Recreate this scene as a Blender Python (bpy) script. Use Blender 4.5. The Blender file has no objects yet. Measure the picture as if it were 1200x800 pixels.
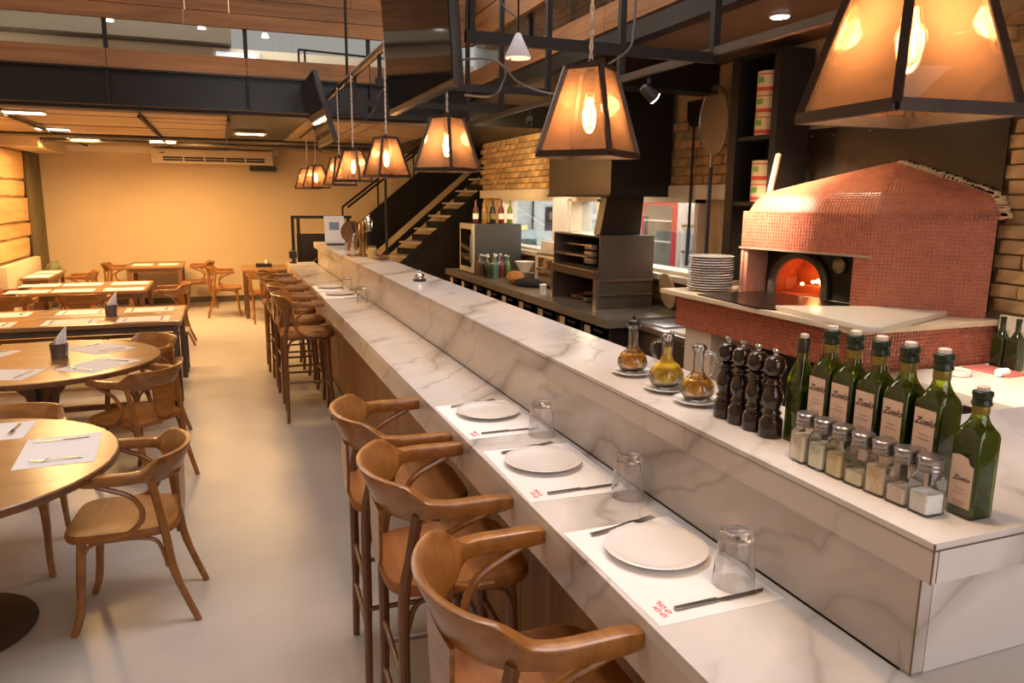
import bpy, bmesh, math, random
from mathutils import Vector, Matrix, Euler
random.seed(7)
PI = math.pi
SC = bpy.context.scene
COL = SC.collection

# ------------------------------------------------------------------ camera
cam = bpy.data.cameras.new('camera')
cam.sensor_width = 36.0
cam.lens = 36.0 * 879.7 / 1200.0
cam.clip_start = 0.02
camo = bpy.data.objects.new('camera', cam)
COL.objects.link(camo)
YAW, PIT, ROL = 0.36548, 0.18684, 0.00948
fw = Vector((math.sin(YAW) * math.cos(PIT), math.cos(YAW) * math.cos(PIT), -math.sin(PIT)))
rt = Vector((math.cos(YAW), -math.sin(YAW), 0))
up = rt.cross(fw)
r2 = rt * math.cos(ROL) + up * math.sin(ROL)
u2 = -rt * math.sin(ROL) + up * math.cos(ROL)
camo.matrix_world = Matrix(((r2.x, u2.x, -fw.x, 0), (r2.y, u2.y, -fw.y, 0), (r2.z, u2.z, -fw.z, 1.85), (0, 0, 0, 1)))
SC.camera = camo

# ------------------------------------------------------------------ world, colour management, main lights
SC.view_settings.view_transform = 'Standard'
SC.view_settings.look = 'None'
SC.view_settings.gamma = 1.0
SC.view_settings.exposure = 0.06
SC.view_settings.use_curve_mapping = False
W = bpy.data.worlds.new('world')
SC.world = W
W.use_nodes = True
W.node_tree.nodes['Background'].inputs[0].default_value = (0.9, 0.85, 0.8, 1)
W.node_tree.nodes['Background'].inputs[1].default_value = 0.5


def lamp(name, kind, loc, energy, color, target=None, size=None, size_y=None, spot=None, blend=0.9, rad=None):
    l = bpy.data.lights.new(name, kind)
    l.energy = energy
    l.color = color
    if kind == 'AREA':
        l.shape = 'RECTANGLE'
        l.size = size
        l.size_y = size_y or size
    if kind == 'SPOT':
        l.spot_size = spot
        l.spot_blend = blend
    if rad is not None:
        l.shadow_soft_size = rad
    o = bpy.data.objects.new(name, l)
    COL.objects.link(o)
    o.location = loc
    if target:
        d = Vector(target) - Vector(loc)
        o.rotation_euler = d.to_track_quat('-Z', 'Y').to_euler()
    return o


DAY = (1.0, 0.93, 0.95)
NEU = (1.0, 0.945, 0.96)
WARM = (1.0, 0.58, 0.22)
lamp('front_day_fill', 'AREA', (1.6, -2.7, 2.7), 95, DAY, (1.6, 4, 1.2), 3.8, 3.4)  # added area light stands in for daylight; the wall behind is closed
lamp('hall_overhead_fill', 'AREA', (1.75, 3.0, 5.3), 225, NEU, (1.2, 3.0, 0), 1.5, 5.5)  # added overhead fill; the hall ceiling has no skylight
lamp('upper_room_light', 'AREA', (-0.5, 10.0, 5.1), 210, (1, .88, .74), (-0.5, 10.2, 3), 4.0, 1.6)
lamp('upper_side_light', 'AREA', (3.2, 6.0, 5.0), 70, (1, .78, .55), (3.4, 6.0, 3), 0.8, 5.0)
lamp('kitchen_light', 'AREA', (5.1, 7.8, 2.6), 480, (1, .97, .94), (5.1, 7.8, 0), 2.0, 5.0)

# ------------------------------------------------------------------ materials
MATS = {}


def nt(name):
    m = bpy.data.materials.new(name)
    m.use_nodes = True
    n = m.node_tree.nodes
    return m, n, m.node_tree.links, n['Principled BSDF']


def coords(n, l, scale, world=False):
    mp = n.new('ShaderNodeMapping')
    mp.inputs['Scale'].default_value = scale
    if world:
        g = n.new('ShaderNodeNewGeometry')
        l.new(g.outputs['Position'], mp.inputs[0])
    else:
        t = n.new('ShaderNodeTexCoord')
        l.new(t.outputs['Object'], mp.inputs[0])
    return mp


def ramp(n, stops):
    r = n.new('ShaderNodeValToRGB')
    e = r.color_ramp.elements
    while len(e) > 1:
        e.remove(e[-1])
    e[0].position = stops[0][0]
    e[0].color = tuple(stops[0][1]) + (1,)
    for p, c in stops[1:]:
        k = e.new(p)
        k.color = tuple(c) + (1,)
    return r


def mat(name, col, rough=0.5, metal=0.0, var=0.0, scale=6.0, emit=None, estr=0.0, bump=0.0, coat=0.0, stretch=(1, 1, 1), spec=None, rand=0.0, world=False):
    if name in MATS:
        return MATS[name]
    m, n, l, b = nt(name)
    b.inputs['Roughness'].default_value = rough
    b.inputs['Metallic'].default_value = metal
    b.inputs['Base Color'].default_value = tuple(col) + (1,)
    if spec is not None:
        b.inputs['Specular IOR Level'].default_value = spec
    if coat:
        b.inputs['Coat Weight'].default_value = coat
        b.inputs['Coat Roughness'].default_value = 0.15
    mp = coords(n, l, tuple(scale * s for s in stretch), world)
    no = n.new('ShaderNodeTexNoise')
    no.inputs['Scale'].default_value = 1.0
    no.inputs['Detail'].default_value = 5.0
    l.new(mp.outputs[0], no.inputs['Vector'])
    v = max(var, 0.02)
    r = ramp(n, [(0.28, [c * (1 - v) for c in col]), (0.72, [min(1, c * (1 + v)) for c in col])])
    l.new(no.outputs['Fac'], r.inputs[0])
    out = r.outputs[0]
    if rand:
        oi = n.new('ShaderNodeObjectInfo')
        hs = n.new('ShaderNodeHueSaturation')
        mr = n.new('ShaderNodeMapRange')
        mr.inputs[3].default_value = 1 - rand
        mr.inputs[4].default_value = 1 + rand
        l.new(oi.outputs['Random'], mr.inputs[0])
        l.new(mr.outputs[0], hs.inputs['Value'])
        l.new(out, hs.inputs['Color'])
        out = hs.outputs[0]
    l.new(out, b.inputs['Base Color'])
    if bump:
        bp = n.new('ShaderNodeBump')
        bp.inputs['Strength'].default_value = bump
        bp.inputs['Distance'].default_value = 0.01
        l.new(no.outputs['Fac'], bp.inputs['Height'])
        l.new(bp.outputs[0], b.inputs['Normal'])
    if emit:
        b.inputs['Emission Color'].default_value = tuple(emit) + (1,)
        b.inputs['Emission Strength'].default_value = estr
    MATS[name] = m
    return m


def wood(name, dark, light, scale=3.0, axis='X', rough=0.4, coat=0.0, rand=0.0, world=False):
    if name in MATS:
        return MATS[name]
    m, n, l, b = nt(name)
    st = {'X': (0.35, 5, 5), 'Y': (5, 0.35, 5), 'Z': (5, 5, 0.35)}[axis]
    mp = coords(n, l, tuple(scale * s for s in st), world)
    no = n.new('ShaderNodeTexNoise')
    no.inputs['Scale'].default_value = 1.6
    no.inputs['Detail'].default_value = 7
    no.inputs['Roughness'].default_value = 0.62
    no.inputs['Distortion'].default_value = 0.7
    l.new(mp.outputs[0], no.inputs['Vector'])
    r = ramp(n, [(0.3, dark), (0.68, light)])
    l.new(no.outputs['Fac'], r.inputs[0])
    out = r.outputs[0]
    if rand:
        oi = n.new('ShaderNodeObjectInfo')
        hs = n.new('ShaderNodeHueSaturation')
        mr = n.new('ShaderNodeMapRange')
        mr.inputs[3].default_value = 1 - rand
        mr.inputs[4].default_value = 1 + rand
        l.new(oi.outputs['Random'], mr.inputs[0])
        l.new(mr.outputs[0], hs.inputs['Value'])
        l.new(out, hs.inputs['Color'])
        out = hs.outputs[0]
    l.new(out, b.inputs['Base Color'])
    b.inputs['Roughness'].default_value = rough
    if coat:
        b.inputs['Coat Weight'].default_value = coat
        b.inputs['Coat Roughness'].default_value = 0.2
    MATS[name] = m
    return m


def marble(name, base, vein):
    m, n, l, b = nt(name)
    mp = coords(n, l, (1, 1, 1), True)
    mp.inputs['Location'].default_value = (3.1, 1.7, .4)

    def noise(sc, det, rough=.55):
        q = n.new('ShaderNodeTexNoise')
        q.inputs['Scale'].default_value = sc
        q.inputs['Detail'].default_value = det
        q.inputs['Roughness'].default_value = rough
        l.new(mp.outputs[0], q.inputs['Vector'])
        return q.outputs['Fac']

    def math_(op, a, c, k=None):
        q = n.new('ShaderNodeMath')
        q.operation = op
        for idx, v in enumerate((a, c, k)):
            if v is None:
                continue
            if isinstance(v, (int, float)):
                q.inputs[idx].default_value = v
            else:
                l.new(v, q.inputs[idx])
        return q.outputs[0]
    # long slanting veins: bands across (-1, 1, 1), bent by noise, broken by a second noise
    dp = n.new('ShaderNodeVectorMath')
    dp.operation = 'DOT_PRODUCT'
    dp.inputs[1].default_value = (-.62, .55, .75)
    l.new(mp.outputs[0], dp.inputs[0])
    tot = None
    for freq, warp, wid, seed, lo, hi, amt in ((1.9, 1.3, .055, 1.3, .39, .52, .80), (4.1, 1.9, .030, 2.3, .43, .55, .5)):
        t = math_('MULTIPLY_ADD', noise(seed, 4, .5), warp, math_('MULTIPLY', dp.outputs['Value'], freq))
        f = math_('ABSOLUTE', math_('SUBTRACT', math_('FRACT', t, None), .5), None)
        r1 = ramp(n, [(0.0, (1, 1, 1)), (wid * .4, (.6, .6, .6)), (wid * 2.6, (0, 0, 0))])
        l.new(f, r1.inputs[0])
        r2_ = ramp(n, [(lo, (0, 0, 0)), (hi, (amt, amt, amt))])
        l.new(noise(seed * .8, 3), r2_.inputs[0])
        v = math_('MULTIPLY', r1.outputs[0], r2_.outputs[0])
        tot = v if tot is None else math_('MAXIMUM', tot, v)
    r3 = ramp(n, [(0.35, [c * 0.90 for c in base]), (0.65, base)])
    l.new(noise(2.2, 4), r3.inputs[0])
    mx = n.new('ShaderNodeMix')
    mx.data_type = 'RGBA'
    l.new(tot, mx.inputs[0])
    l.new(r3.outputs[0], mx.inputs[6])
    mx.inputs[7].default_value = tuple(vein) + (1,)
    l.new(mx.outputs[2], b.inputs['Base Color'])
    b.inputs['Roughness'].default_value = 0.17
    MATS[name] = m
    return m


def glass(name, col, rough=0.0, mixd=0.0, gloss=0.10, dcol=None):
    """thin glass: tinted transparency with a gloss coat (and a little body)"""
    m = bpy.data.materials.new(name)
    m.use_nodes = True
    n = m.node_tree.nodes
    l = m.node_tree.links
    n.remove(n['Principled BSDF'])
    t = n.new('ShaderNodeBsdfTransparent'); t.inputs[0].default_value = tuple(col) + (1,)
    g = n.new('ShaderNodeBsdfGlossy'); g.inputs['Roughness'].default_value = max(rough, 0.02)
    fr = n.new('ShaderNodeFresnel'); fr.inputs[0].default_value = 1.45
    ad = n.new('ShaderNodeMath'); ad.operation = 'MULTIPLY_ADD'; ad.inputs[1].default_value = 0.8; ad.inputs[2].default_value = gloss * 0.4
    l.new(fr.outputs[0], ad.inputs[0])
    mx = n.new('ShaderNodeMixShader')
    l.new(ad.outputs[0], mx.inputs[0]); l.new(t.outputs[0], mx.inputs[1]); l.new(g.outputs[0], mx.inputs[2])
    last = mx
    if mixd:
        d = n.new('ShaderNodeBsdfTranslucent'); d.inputs[0].default_value = tuple(dcol or col) + (1,)
        d2 = n.new('ShaderNodeBsdfDiffuse'); d2.inputs[0].default_value = tuple(dcol or col) + (1,)
        ma = n.new('ShaderNodeMixShader'); ma.inputs[0].default_value = 0.35
        l.new(d.outputs[0], ma.inputs[1]); l.new(d2.outputs[0], ma.inputs[2])
        m2 = n.new('ShaderNodeMixShader'); m2.inputs[0].default_value = mixd
        l.new(mx.outputs[0], m2.inputs[1]); l.new(ma.outputs[0], m2.inputs[2])
        last = m2
    l.new(last.outputs[0], n['Material Output'].inputs[0])
    MATS[name] = m
    return m


def emis(name, col, s):
    return mat(name, col, 0.5, emit=col, estr=s)


WOOD = wood('bentwood', (.20, .072, .013), (.37, .152, .033), 2.2, 'X', .30, .3)
WOODSEAT = wood('seat_wood', (.22, .072, .011), (.38, .138, .024), 2.0, 'X', .5, .08)
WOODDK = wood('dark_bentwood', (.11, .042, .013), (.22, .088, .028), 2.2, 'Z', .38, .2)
TABLEW = wood('table_wood', (.20, .090, .030), (.34, .170, .065), 1.6, 'X', .30, .2)
PLANKW = wood('parapet_plank_wood', (.19, .085, .030), (.40, .195, .075), 1.2, 'X', .6, 0, .18, True)
PLANKY = wood('side_plank_wood', (.19, .085, .030), (.40, .195, .075), 1.2, 'Y', .6, 0, .18, True)
PANELW = wood('counter_panel_wood', (.17, .072, .020), (.37, .175, .055), 1.3, 'Z', .5, 0, .1, True)
CEILW = wood('ceiling_panel_wood', (.36, .23, .125), (.52, .35, .20), 0.9, 'X', .42, 0, .12, True)
BOARDW = wood('rough_board_wood', (.42, .235, .085), (.66, .42, .18), 0.7, 'Y', .7, 0, .2, True)
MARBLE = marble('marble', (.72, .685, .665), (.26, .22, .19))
STEEL = mat('blackened_steel', (.012, .0105, .0095), .5, 0, .25, 5, spec=.3)
BLACK = mat('matt_black', (.012, .011, .010), .45, 0, .2, 4)
BROWNSTEEL = mat('brown_black_sheet', (.030, .021, .014), .30, .5, .3, 3)
STAIN = mat('stainless_steel', (.42, .40, .37), .28, .95, .15, 4, stretch=(1, 6, 1))
DKSTAIN = mat('dark_stainless', (.16, .145, .125), .30, .85, .2, 4)
CHROME = mat('polished_steel', (.62, .60, .58), .16, 1.0, .06, 8)
CUTL = mat('cutlery_steel', (.24, .225, .215), .25, 1.0, .1, 8)
CREAM = mat('cream_plaster', (.66, .52, .33), .8, 0, .04, 1.2, world=True)
CREAMW = mat('cream_wood_frame', (.72, .60, .44), .5, 0, .06, 4)
WHITE = mat('white_paint', (.78, .76, .73), .5, 0, .03, 3)
PAPER = mat('white_paper', (.86, .84, .84), .85, 0, .015, 14)
MARBLE2 = marble('warm_lit_marble', (.66, .595, .545), (.25, .20, .17))  # same marble, warm reflected light put into the colour of front faces
MARBLE3 = marble('shaded_riser_marble', (.555, .505, .465), (.22, .18, .15))  # same marble, shade below the ledge put into the riser colour
CERAM = mat('white_ceramic', (.80, .775, .76), .12, 0, .015, 5, coat=.4)
BRICK = mat('brick', (.47, .285, .125), .85, 0, .35, 9, bump=.6, rand=.30)
BRICKUP = mat('upper_brick', (.46, .32, .20), .85, 0, .4, 7, bump=.6, world=True)
MORTAR = mat('mortar', (.50, .36, .20), .9, 0, .15, 12)
TILE = mat('red_mosaic', (.42, .125, .072), .30, 0, .25, 22, coat=.25, world=True)
GROUT = mat('red_grout', (.52, .25, .17), .8, 0, .1, 20)
KW = mat('kitchen_tile', (.70, .74, .74), .35, 0, .05, 3)


def concrete():
    m, n, l, b = nt('polished_concrete')
    mp = coords(n, l, (1, 1, 1), True)
    n1 = n.new('ShaderNodeTexNoise'); n1.inputs['Scale'].default_value = 0.55; n1.inputs['Detail'].default_value = 4; n1.inputs['Roughness'].default_value = .45
    n2 = n.new('ShaderNodeTexNoise'); n2.inputs['Scale'].default_value = 3.2; n2.inputs['Detail'].default_value = 8
    l.new(mp.outputs[0], n1.inputs['Vector']); l.new(mp.outputs[0], n2.inputs['Vector'])
    r1 = ramp(n, [(.25, (.38, .352, .322)), (.5, (.485, .452, .418)), (.72, (.56, .525, .49))])
    l.new(n1.outputs['Fac'], r1.inputs[0])
    r2_ = ramp(n, [(.25, (.89, .886, .88)), (.75, (1.04, 1.04, 1.04))])
    l.new(n2.outputs['Fac'], r2_.inputs[0])
    mx = n.new('ShaderNodeMix'); mx.data_type = 'RGBA'; mx.blend_type = 'MULTIPLY'; mx.inputs[0].default_value = 1
    l.new(r1.outputs[0], mx.inputs[6]); l.new(r2_.outputs[0], mx.inputs[7])
    l.new(mx.outputs[2], b.inputs['Base Color'])
    rr = ramp(n, [(.2, (.30, .30, .30)), (.8, (.40, .40, .40))])
    l.new(n2.outputs['Fac'], rr.inputs[0]); l.new(rr.outputs[0], b.inputs['Roughness'])
    return m


CONCRETE = concrete()


# ------------------------------------------------------------------ mesh builder
class MB:
    def __init__(s):
        s.v = []
        s.f = []

    def add(s, vs, fs):
        k = len(s.v)
        s.v += [tuple(p) for p in vs]
        s.f += [tuple(i + k for i in f) for f in fs]
        return s

    def box(s, x0, x1, y0, y1, z0, z1, M=None):
        vs = [(x0, y0, z0), (x1, y0, z0), (x1, y1, z0), (x0, y1, z0), (x0, y0, z1), (x1, y0, z1), (x1, y1, z1), (x0, y1, z1)]
        if M:
            vs = [tuple(M @ Vector(p)) for p in vs]
        return s.add(vs, [(0, 3, 2, 1), (4, 5, 6, 7), (0, 1, 5, 4), (1, 2, 6, 5), (2, 3, 7, 6), (3, 0, 4, 7)])

    def bar(s, a, b, w, h):
        a = Vector(a); b = Vector(b); d = b - a
        M = Matrix.Translation(a) @ d.to_track_quat('X', 'Z').to_matrix().to_4x4()
        return s.box(0, d.length, -w / 2, w / 2, -h / 2, h / 2, M)

    def lathe(s, prof, n=24, c=(0, 0), cap=True):
        vs = []
        fs = []
        for r, z in prof:
            for i in range(n):
                a = 2 * PI * i / n
                vs.append((c[0] + r * math.cos(a), c[1] + r * math.sin(a), z))
        for j in range(len(prof) - 1):
            for i in range(n):
                k = (i + 1) % n
                fs.append((j * n + i, j * n + k, (j + 1) * n + k, (j + 1) * n + i))
        if cap:
            fs.append(tuple(range(n - 1, -1, -1)))
            fs.append(tuple((len(prof) - 1) * n + i for i in range(n)))
        return s.add(vs, fs)

    def tube(s, pts, r, n=8, closed=False, flat=1.0):
        P = [Vector(p) for p in pts]
        m = len(P)
        rs = r if isinstance(r, (list, tuple)) else [r] * m
        vs = []
        fs = []
        prev = None
        for i in range(m):
            if closed:
                t = P[(i + 1) % m] - P[i - 1]
            else:
                t = P[min(i + 1, m - 1)] - P[max(i - 1, 0)]
            t.normalize()
            if prev is None:
                ref = Vector((0, 0, 1)) if abs(t.z) < .9 else Vector((1, 0, 0))
                u = t.cross(ref).normalized()
            else:
                u = (prev - t * prev.dot(t)).normalized()
            prev = u
            w = t.cross(u)
            for k in range(n):
                a = 2 * PI * k / n
                vs.append(P[i] + u * math.cos(a) * rs[i] + w * math.sin(a) * rs[i] * flat)
        for i in range(m if closed else m - 1):
            j = (i + 1) % m
            for k in range(n):
                q = (k + 1) % n
                fs.append((i * n + k, i * n + q, j * n + q, j * n + k))
        if not closed:
            fs.append(tuple(range(n - 1, -1, -1)))
            fs.append(tuple((m - 1) * n + k for k in range(n)))
        return s.add(vs, fs)

    def prism(s, poly, z0, z1, M=None):
        n = len(poly)
        vs = [(p[0], p[1], z0) for p in poly] + [(p[0], p[1], z1) for p in poly]
        if M:
            vs = [tuple(M @ Vector(p)) for p in vs]
        fs = [tuple(range(n - 1, -1, -1)), tuple(range(n, 2 * n))]
        for i in range(n):
            j = (i + 1) % n
            fs.append((i, j, n + j, n + i))
        return s.add(vs, fs)

    def mesh(s, name, m, smooth=True, bevel=0, ang=38):
        me = bpy.data.meshes.new(name)
        me.from_pydata(s.v, [], s.f)
        bm = bmesh.new()
        bm.from_mesh(me)
        bmesh.ops.recalc_face_normals(bm, faces=bm.faces)
        if bevel:
            ed = [e for e in bm.edges if len(e.link_faces) == 2 and e.calc_face_angle(0) > .6]
            bmesh.ops.bevel(bm, geom=ed, offset=bevel, segments=2, affect='EDGES', profile=.7)
        bm.to_mesh(me)
        bm.free()
        if smooth:
            me.polygons.foreach_set('use_smooth', [True] * len(me.polygons))
            me.set_sharp_from_angle(angle=math.radians(ang))
        me.materials.append(m)
        return me


def obj(name, data, parent=None, loc=None, rot=None):
    o = bpy.data.objects.new(name, data)
    COL.objects.link(o)
    if parent:
        o.parent = parent
    if loc:
        o.location = loc
    if rot:
        o.rotation_euler = rot
    return o


def mk(name, mb, m, parent=None, smooth=True, bevel=0, loc=None, rot=None, ang=38):
    return obj(name, mb.mesh(name, m, smooth, bevel, ang), parent, loc, rot)


def tag(o, label, cat, group=None, kind=None):
    if label:
        o['label'] = label
    if cat:
        o['category'] = cat
    if group:
        o['group'] = group
    if kind:
        o['kind'] = kind
    return o


def thing(name, label, cat, loc=(0, 0, 0), rz=0, group=None):
    o = obj(name, None, None, loc, (0, 0, rz))
    o.empty_display_size = .1
    return tag(o, label, cat, group)


def struct(o, label, cat='structure'):
    o['kind'] = 'structure'
    o['label'] = label
    o['category'] = cat
    return o


def dup(root, loc, rz, label, group=None):
    r = root.copy()
    COL.objects.link(r)
    r.location = loc
    r.rotation_euler = (0, 0, rz)
    r['label'] = label
    if group:
        r['group'] = group
    for ch in root.children:
        c = ch.copy()
        COL.objects.link(c)
        c.parent = r
        for g in ch.children:
            d = g.copy()
            COL.objects.link(d)
            d.parent = c
    return r


def box(name, x0, x1, y0, y1, z0, z1, m, parent=None, bevel=0):
    return mk(name, MB().box(x0, x1, y0, y1, z0, z1), m, parent, False if not bevel else True, bevel)


def text_mesh(name, s, size, m, shear=0.0, extrude=0.0003, align='CENTER', offset=0.0):
    cu = bpy.data.curves.new(name, 'FONT')
    cu.body = s
    cu.size = size
    cu.shear = shear
    cu.extrude = extrude
    cu.offset = offset
    cu.resolution_u = 3
    cu.align_x = align
    t = bpy.data.objects.new('t', cu)
    COL.objects.link(t)
    dg = bpy.context.evaluated_depsgraph_get()
    me = bpy.data.meshes.new_from_object(t.evaluated_get(dg))
    bpy.data.objects.remove(t)
    bpy.data.curves.remove(cu)
    me.name = name
    me.materials.clear()
    me.materials.append(m)
    return me


def arc(c, r, a0, a1, n, plane='xy', k=0):
    out = []
    for i in range(n + 1):
        a = math.radians(a0 + (a1 - a0) * i / n)
        p, q = r * math.cos(a), r * math.sin(a)
        out.append({'xy': (c[0] + p, c[1] + q, k), 'xz': (c[0] + p, k, c[1] + q), 'yz': (k, c[0] + p, c[1] + q)}[plane])
    return out


def rrect(x0, x1, y0, y1, r, n=5):
    o = []
    for cx, cy, a in ((x1 - r, y1 - r, 0), (x0 + r, y1 - r, 90), (x0 + r, y0 + r, 180), (x1 - r, y0 + r, 270)):
        for i in range(n + 1):
            t = math.radians(a + 90 * i / n)
            o.append((cx + r * math.cos(t), cy + r * math.sin(t)))
    return o


# ================================================================== STRUCTURE
XL, XR, YB, YF = -2.8, 3.8, 14.4, -3.0
BEAMY = 8.5
HC = 5.6     # hall ceiling
struct(mk('floor', MB().box(XL - .2, 7.0, YF, YB + .2, -.12, 0), CONCRETE, smooth=False), 'polished grey concrete floor with faint stains', 'floor')
struct(box('wall_back', XL - .2, 7.0, YB, YB + .15, 0, 2.95, CREAM), 'plain cream wall at the far end, lit warm', 'wall')
struct(box('baseboard_back', XL, 5.2, YB - .02, YB, 0, .10, mat('dark_skirting', (.10, .07, .045), .6)), 'dark low skirting along the far cream wall', 'baseboard')
wl = struct(box('wall_left', XL - .18, XL, YF, YB, 0, HC, CREAM), 'left side wall clad in rough warm boards near the far corner', 'wall')
struct(box('wall_front', XL - .2, 4.0, YF - .15, YF, 0, HC, CREAM), 'plain wall behind the viewer', 'wall')
struct(box('ceiling_hall', XL - .2, 4.0, YF, BEAMY, HC, HC + .1, mat('hall_ceiling_paint', (.45, .38, .30), .8)), 'high ceiling over the bar', 'ceiling')

# right brick wall with three kitchen windows
WIN = [(8.44, 10.43), (7.29, 8.03), (5.47, 6.95)]
WZ0, WZ1 = 1.20, 1.865
wr = MB()
ys = [YF] + sorted([y for w in WIN for y in w]) + [11.3]
wr.box(XR + .04, XR + .2, YF, 11.3, 0, WZ0)
wr.box(XR + .04, XR + .2, YF, 11.3, WZ1, HC)
for a, b in ((YF, 5.47), (6.95, 7.29), (8.03, 8.44), (10.43, 11.3)):
    wr.box(XR + .04, XR + .2, a, b, WZ0, WZ1)
wallr = struct(mk('wall_right', wr, MORTAR, smooth=False), 'brick wall behind the oven and grill with kitchen windows', 'wall')
BV = []
for k in range(4):
    mb = MB()
    q = [random.uniform(-.006, .006) for _ in range(8)]
    mb.add([(q[0], -.118, -.033), (.06, -.118, -.033), (.06, .118, -.033), (q[1], .118, -.033), (q[2], -.118, .033), (.06, -.118, .033), (.06, .118, .033), (q[3], .118, .033)],
           [(0, 3, 2, 1), (4, 5, 6, 7), (0, 1, 5, 4), (1, 2, 6, 5), (2, 3, 7, 6), (3, 0, 4, 7)])
    BV.append(mb.mesh('brick', BRICK, True, .006))


def brick_field(y0, y1, z0, z1):
    k = 0
    z = z0 + .038
    while z < z1:
        y = y0 + (.12 if k % 2 else 0.0) + .12
        while y < y1 + .02:
            o = obj('brick', random.choice(BV), wallr, (XR + random.uniform(-.012, .006), y, z))
            o.rotation_euler.x = random.uniform(-.02, .02)
            y += .248
        z += .076
        k += 1


brick_field(2.05, 2.78, 1.29, 2.9)
brick_field(4.72, 5.90, 1.99, 2.60)
brick_field(7.28, 11.25, 1.99, 2.66)
brick_field(2.86, 4.15, 2.36, 2.80)
ub = MB()
random.seed(3)
z = 3.12
k = 0
while z < 4.4:
    y = 2.2 + (.12 if k % 2 else 0)
    while y < 11.2:
        d = random.uniform(-.012, .008)
        ub.box(XR + d, XR + .05, y - .115, y + .115, z - .033, z + .033)
        y += .248
    z += .076
    k += 1
tag(mk('brick_courses', ub, BRICKUP, wallr, smooth=False), None, None, kind='stuff')
ub = MB()
for y0, y1, z0, z1 in ((-1.0, 2.0, .05, 2.9), (4.75, 11.2, .92, 1.14), (11.1, 11.28, 1.2, 1.86)):
    z = z0 + .038
    k = 0
    while z < z1:
        y = y0 + (.12 if k % 2 else 0)
        while y < y1:
            d = random.uniform(-.012, .006)
            ub.box(XR + d, XR + .05, y - .118, min(y + .118, y1 + .02), z - .033, z + .033)
            y += .248
        z += .076
        k += 1
tag(mk('brick_courses', ub, BRICK, wallr, smooth=False), None, None, kind='stuff')

for i, (a, b) in enumerate(WIN):
    w = struct(obj('window_%d' % (i + 1), None), ['serving window to the kitchen beside the black wine cooler', 'narrow middle serving window behind the grill hood', 'serving window to the kitchen behind the round board'][i], 'window')
    fr = MB()
    x0, x1 = XR - .03, XR + .2
    fr.box(x0, x1, a, b, WZ1 - .03, WZ1 + .002)
    fr.box(x0, x1, a, b, WZ0 - .01, WZ0 + .03)
    fr.box(x0, x1, a, a + .05, WZ0, WZ1)
    fr.box(x0, x1, b - .05, b, WZ0, WZ1)
    mk('window_frame', fr, CREAMW, w, False)
    box('pane', XR + .10, XR + .106, a + .05, b - .05, WZ0 + .03, WZ1 - .03, glass('window_glass_%d' % i, (.96, .97, .97), gloss=.05), w)
struct(box('trim_lintel', XR - .035, XR + .05, 5.0, 11.3, WZ1, 1.985, CREAMW), 'pale wooden lintel board over the kitchen windows', 'trim')
struct(box('trim_sill', XR - .14, XR + .05, 5.0, 11.3, WZ0 - .05, WZ0, CREAMW), 'pale wooden sill board under the kitchen windows', 'trim')
struct(box('trim_post', XR - .06, XR + .05, 8.03, 8.44, WZ0, WZ1, WHITE), 'white post between two kitchen windows', 'trim')
struct(box('wall_stair', 5.2, 5.35, 11.3, YB, 0, 2.95, CREAM), 'shadowed wall at the top of the stairs', 'wall')
struct(box('wall_return', XR + .2, 6.45, 11.3, 11.45, 0, 2.95, KW), 'wall end beside the stairs', 'wall')

# kitchen room behind the windows
struct(box('wall_kitchen', 6.3, 6.45, 3.5, 11.3, 0, 2.8, KW), 'pale tiled wall inside the kitchen', 'wall')
struct(box('wall_kitchen_side', 4.0, 6.45, 3.35, 3.5, 0, 2.8, KW), 'side wall inside the kitchen', 'wall')
struct(box('ceiling_kitchen', 4.0, 6.45, 3.35, 11.3, 2.8, 2.9, KW), 'white kitchen ceiling', 'ceiling')

# ---- ceiling under the mezzanine: panels across, dark tees
ceil = struct(box('ceiling', XL, 5.3, BEAMY + .1, YB, 2.69, 2.95, BLACK), 'low ceiling of pale timber panels under the mezzanine', 'ceiling')
random.seed(11)
y = BEAMY + .16
xs = [-2.78, -1.95, -.72, .12, .9, 1.7, 2.6, 3.6]
r = 0
while y < YB - .3:
    for i in range(len(xs) - 1):
        if (i >= 3 and y < 12.0 and i < 4) or i > 5:
            continue
        hole = (i in (1, 2) and r in (1, 5)) or (i == 0 and r in (0,))
        o = box('ceiling_panel', xs[i] + .015, xs[i + 1] - .015, y + .012, y + .42, 2.665 + random.uniform(-.006, .006), 2.695, CEILW, ceil)
    y += .45
    r += 1
GL = emis('ceiling_patch_glow', (1.0, .78, .48), 14)  # added glowing panels stand in for soft bright patches on the ceiling
for n, (x, yy) in enumerate([(-1.78, 8.95), (-1.75, 12.3), (-.75, 12.45), (-1.9, 11.0), (-.3, 12.2), (.4, 10.6)]):
    t = thing('ceiling_glow_patch', ['added glowing panel nearest the far left of the steel beam', 'added glowing panel on the timber ceiling left of centre', 'added glowing panel on the timber ceiling above the air conditioner', 'added glowing panel in the second row from the steel beam at left', 'added glowing panel of the farther row, nearest the air conditioner middle', 'added glowing panel over the row of far bar stools'][n], 'light', (x, yy, 2.66))
    mk('patch_rim', MB().box(-.20, .20, -.11, .11, -.012, .0), WHITE, t)
    mk('patch_face', MB().box(-.17, .17, -.085, .085, -.017, -.012), GL, t)
    lamp('ceiling_patch_fill', 'AREA', (x, yy, 2.62), 54, WARM, (x, yy, 0), .34, .17)  # added warm fill below each glowing panel
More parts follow.
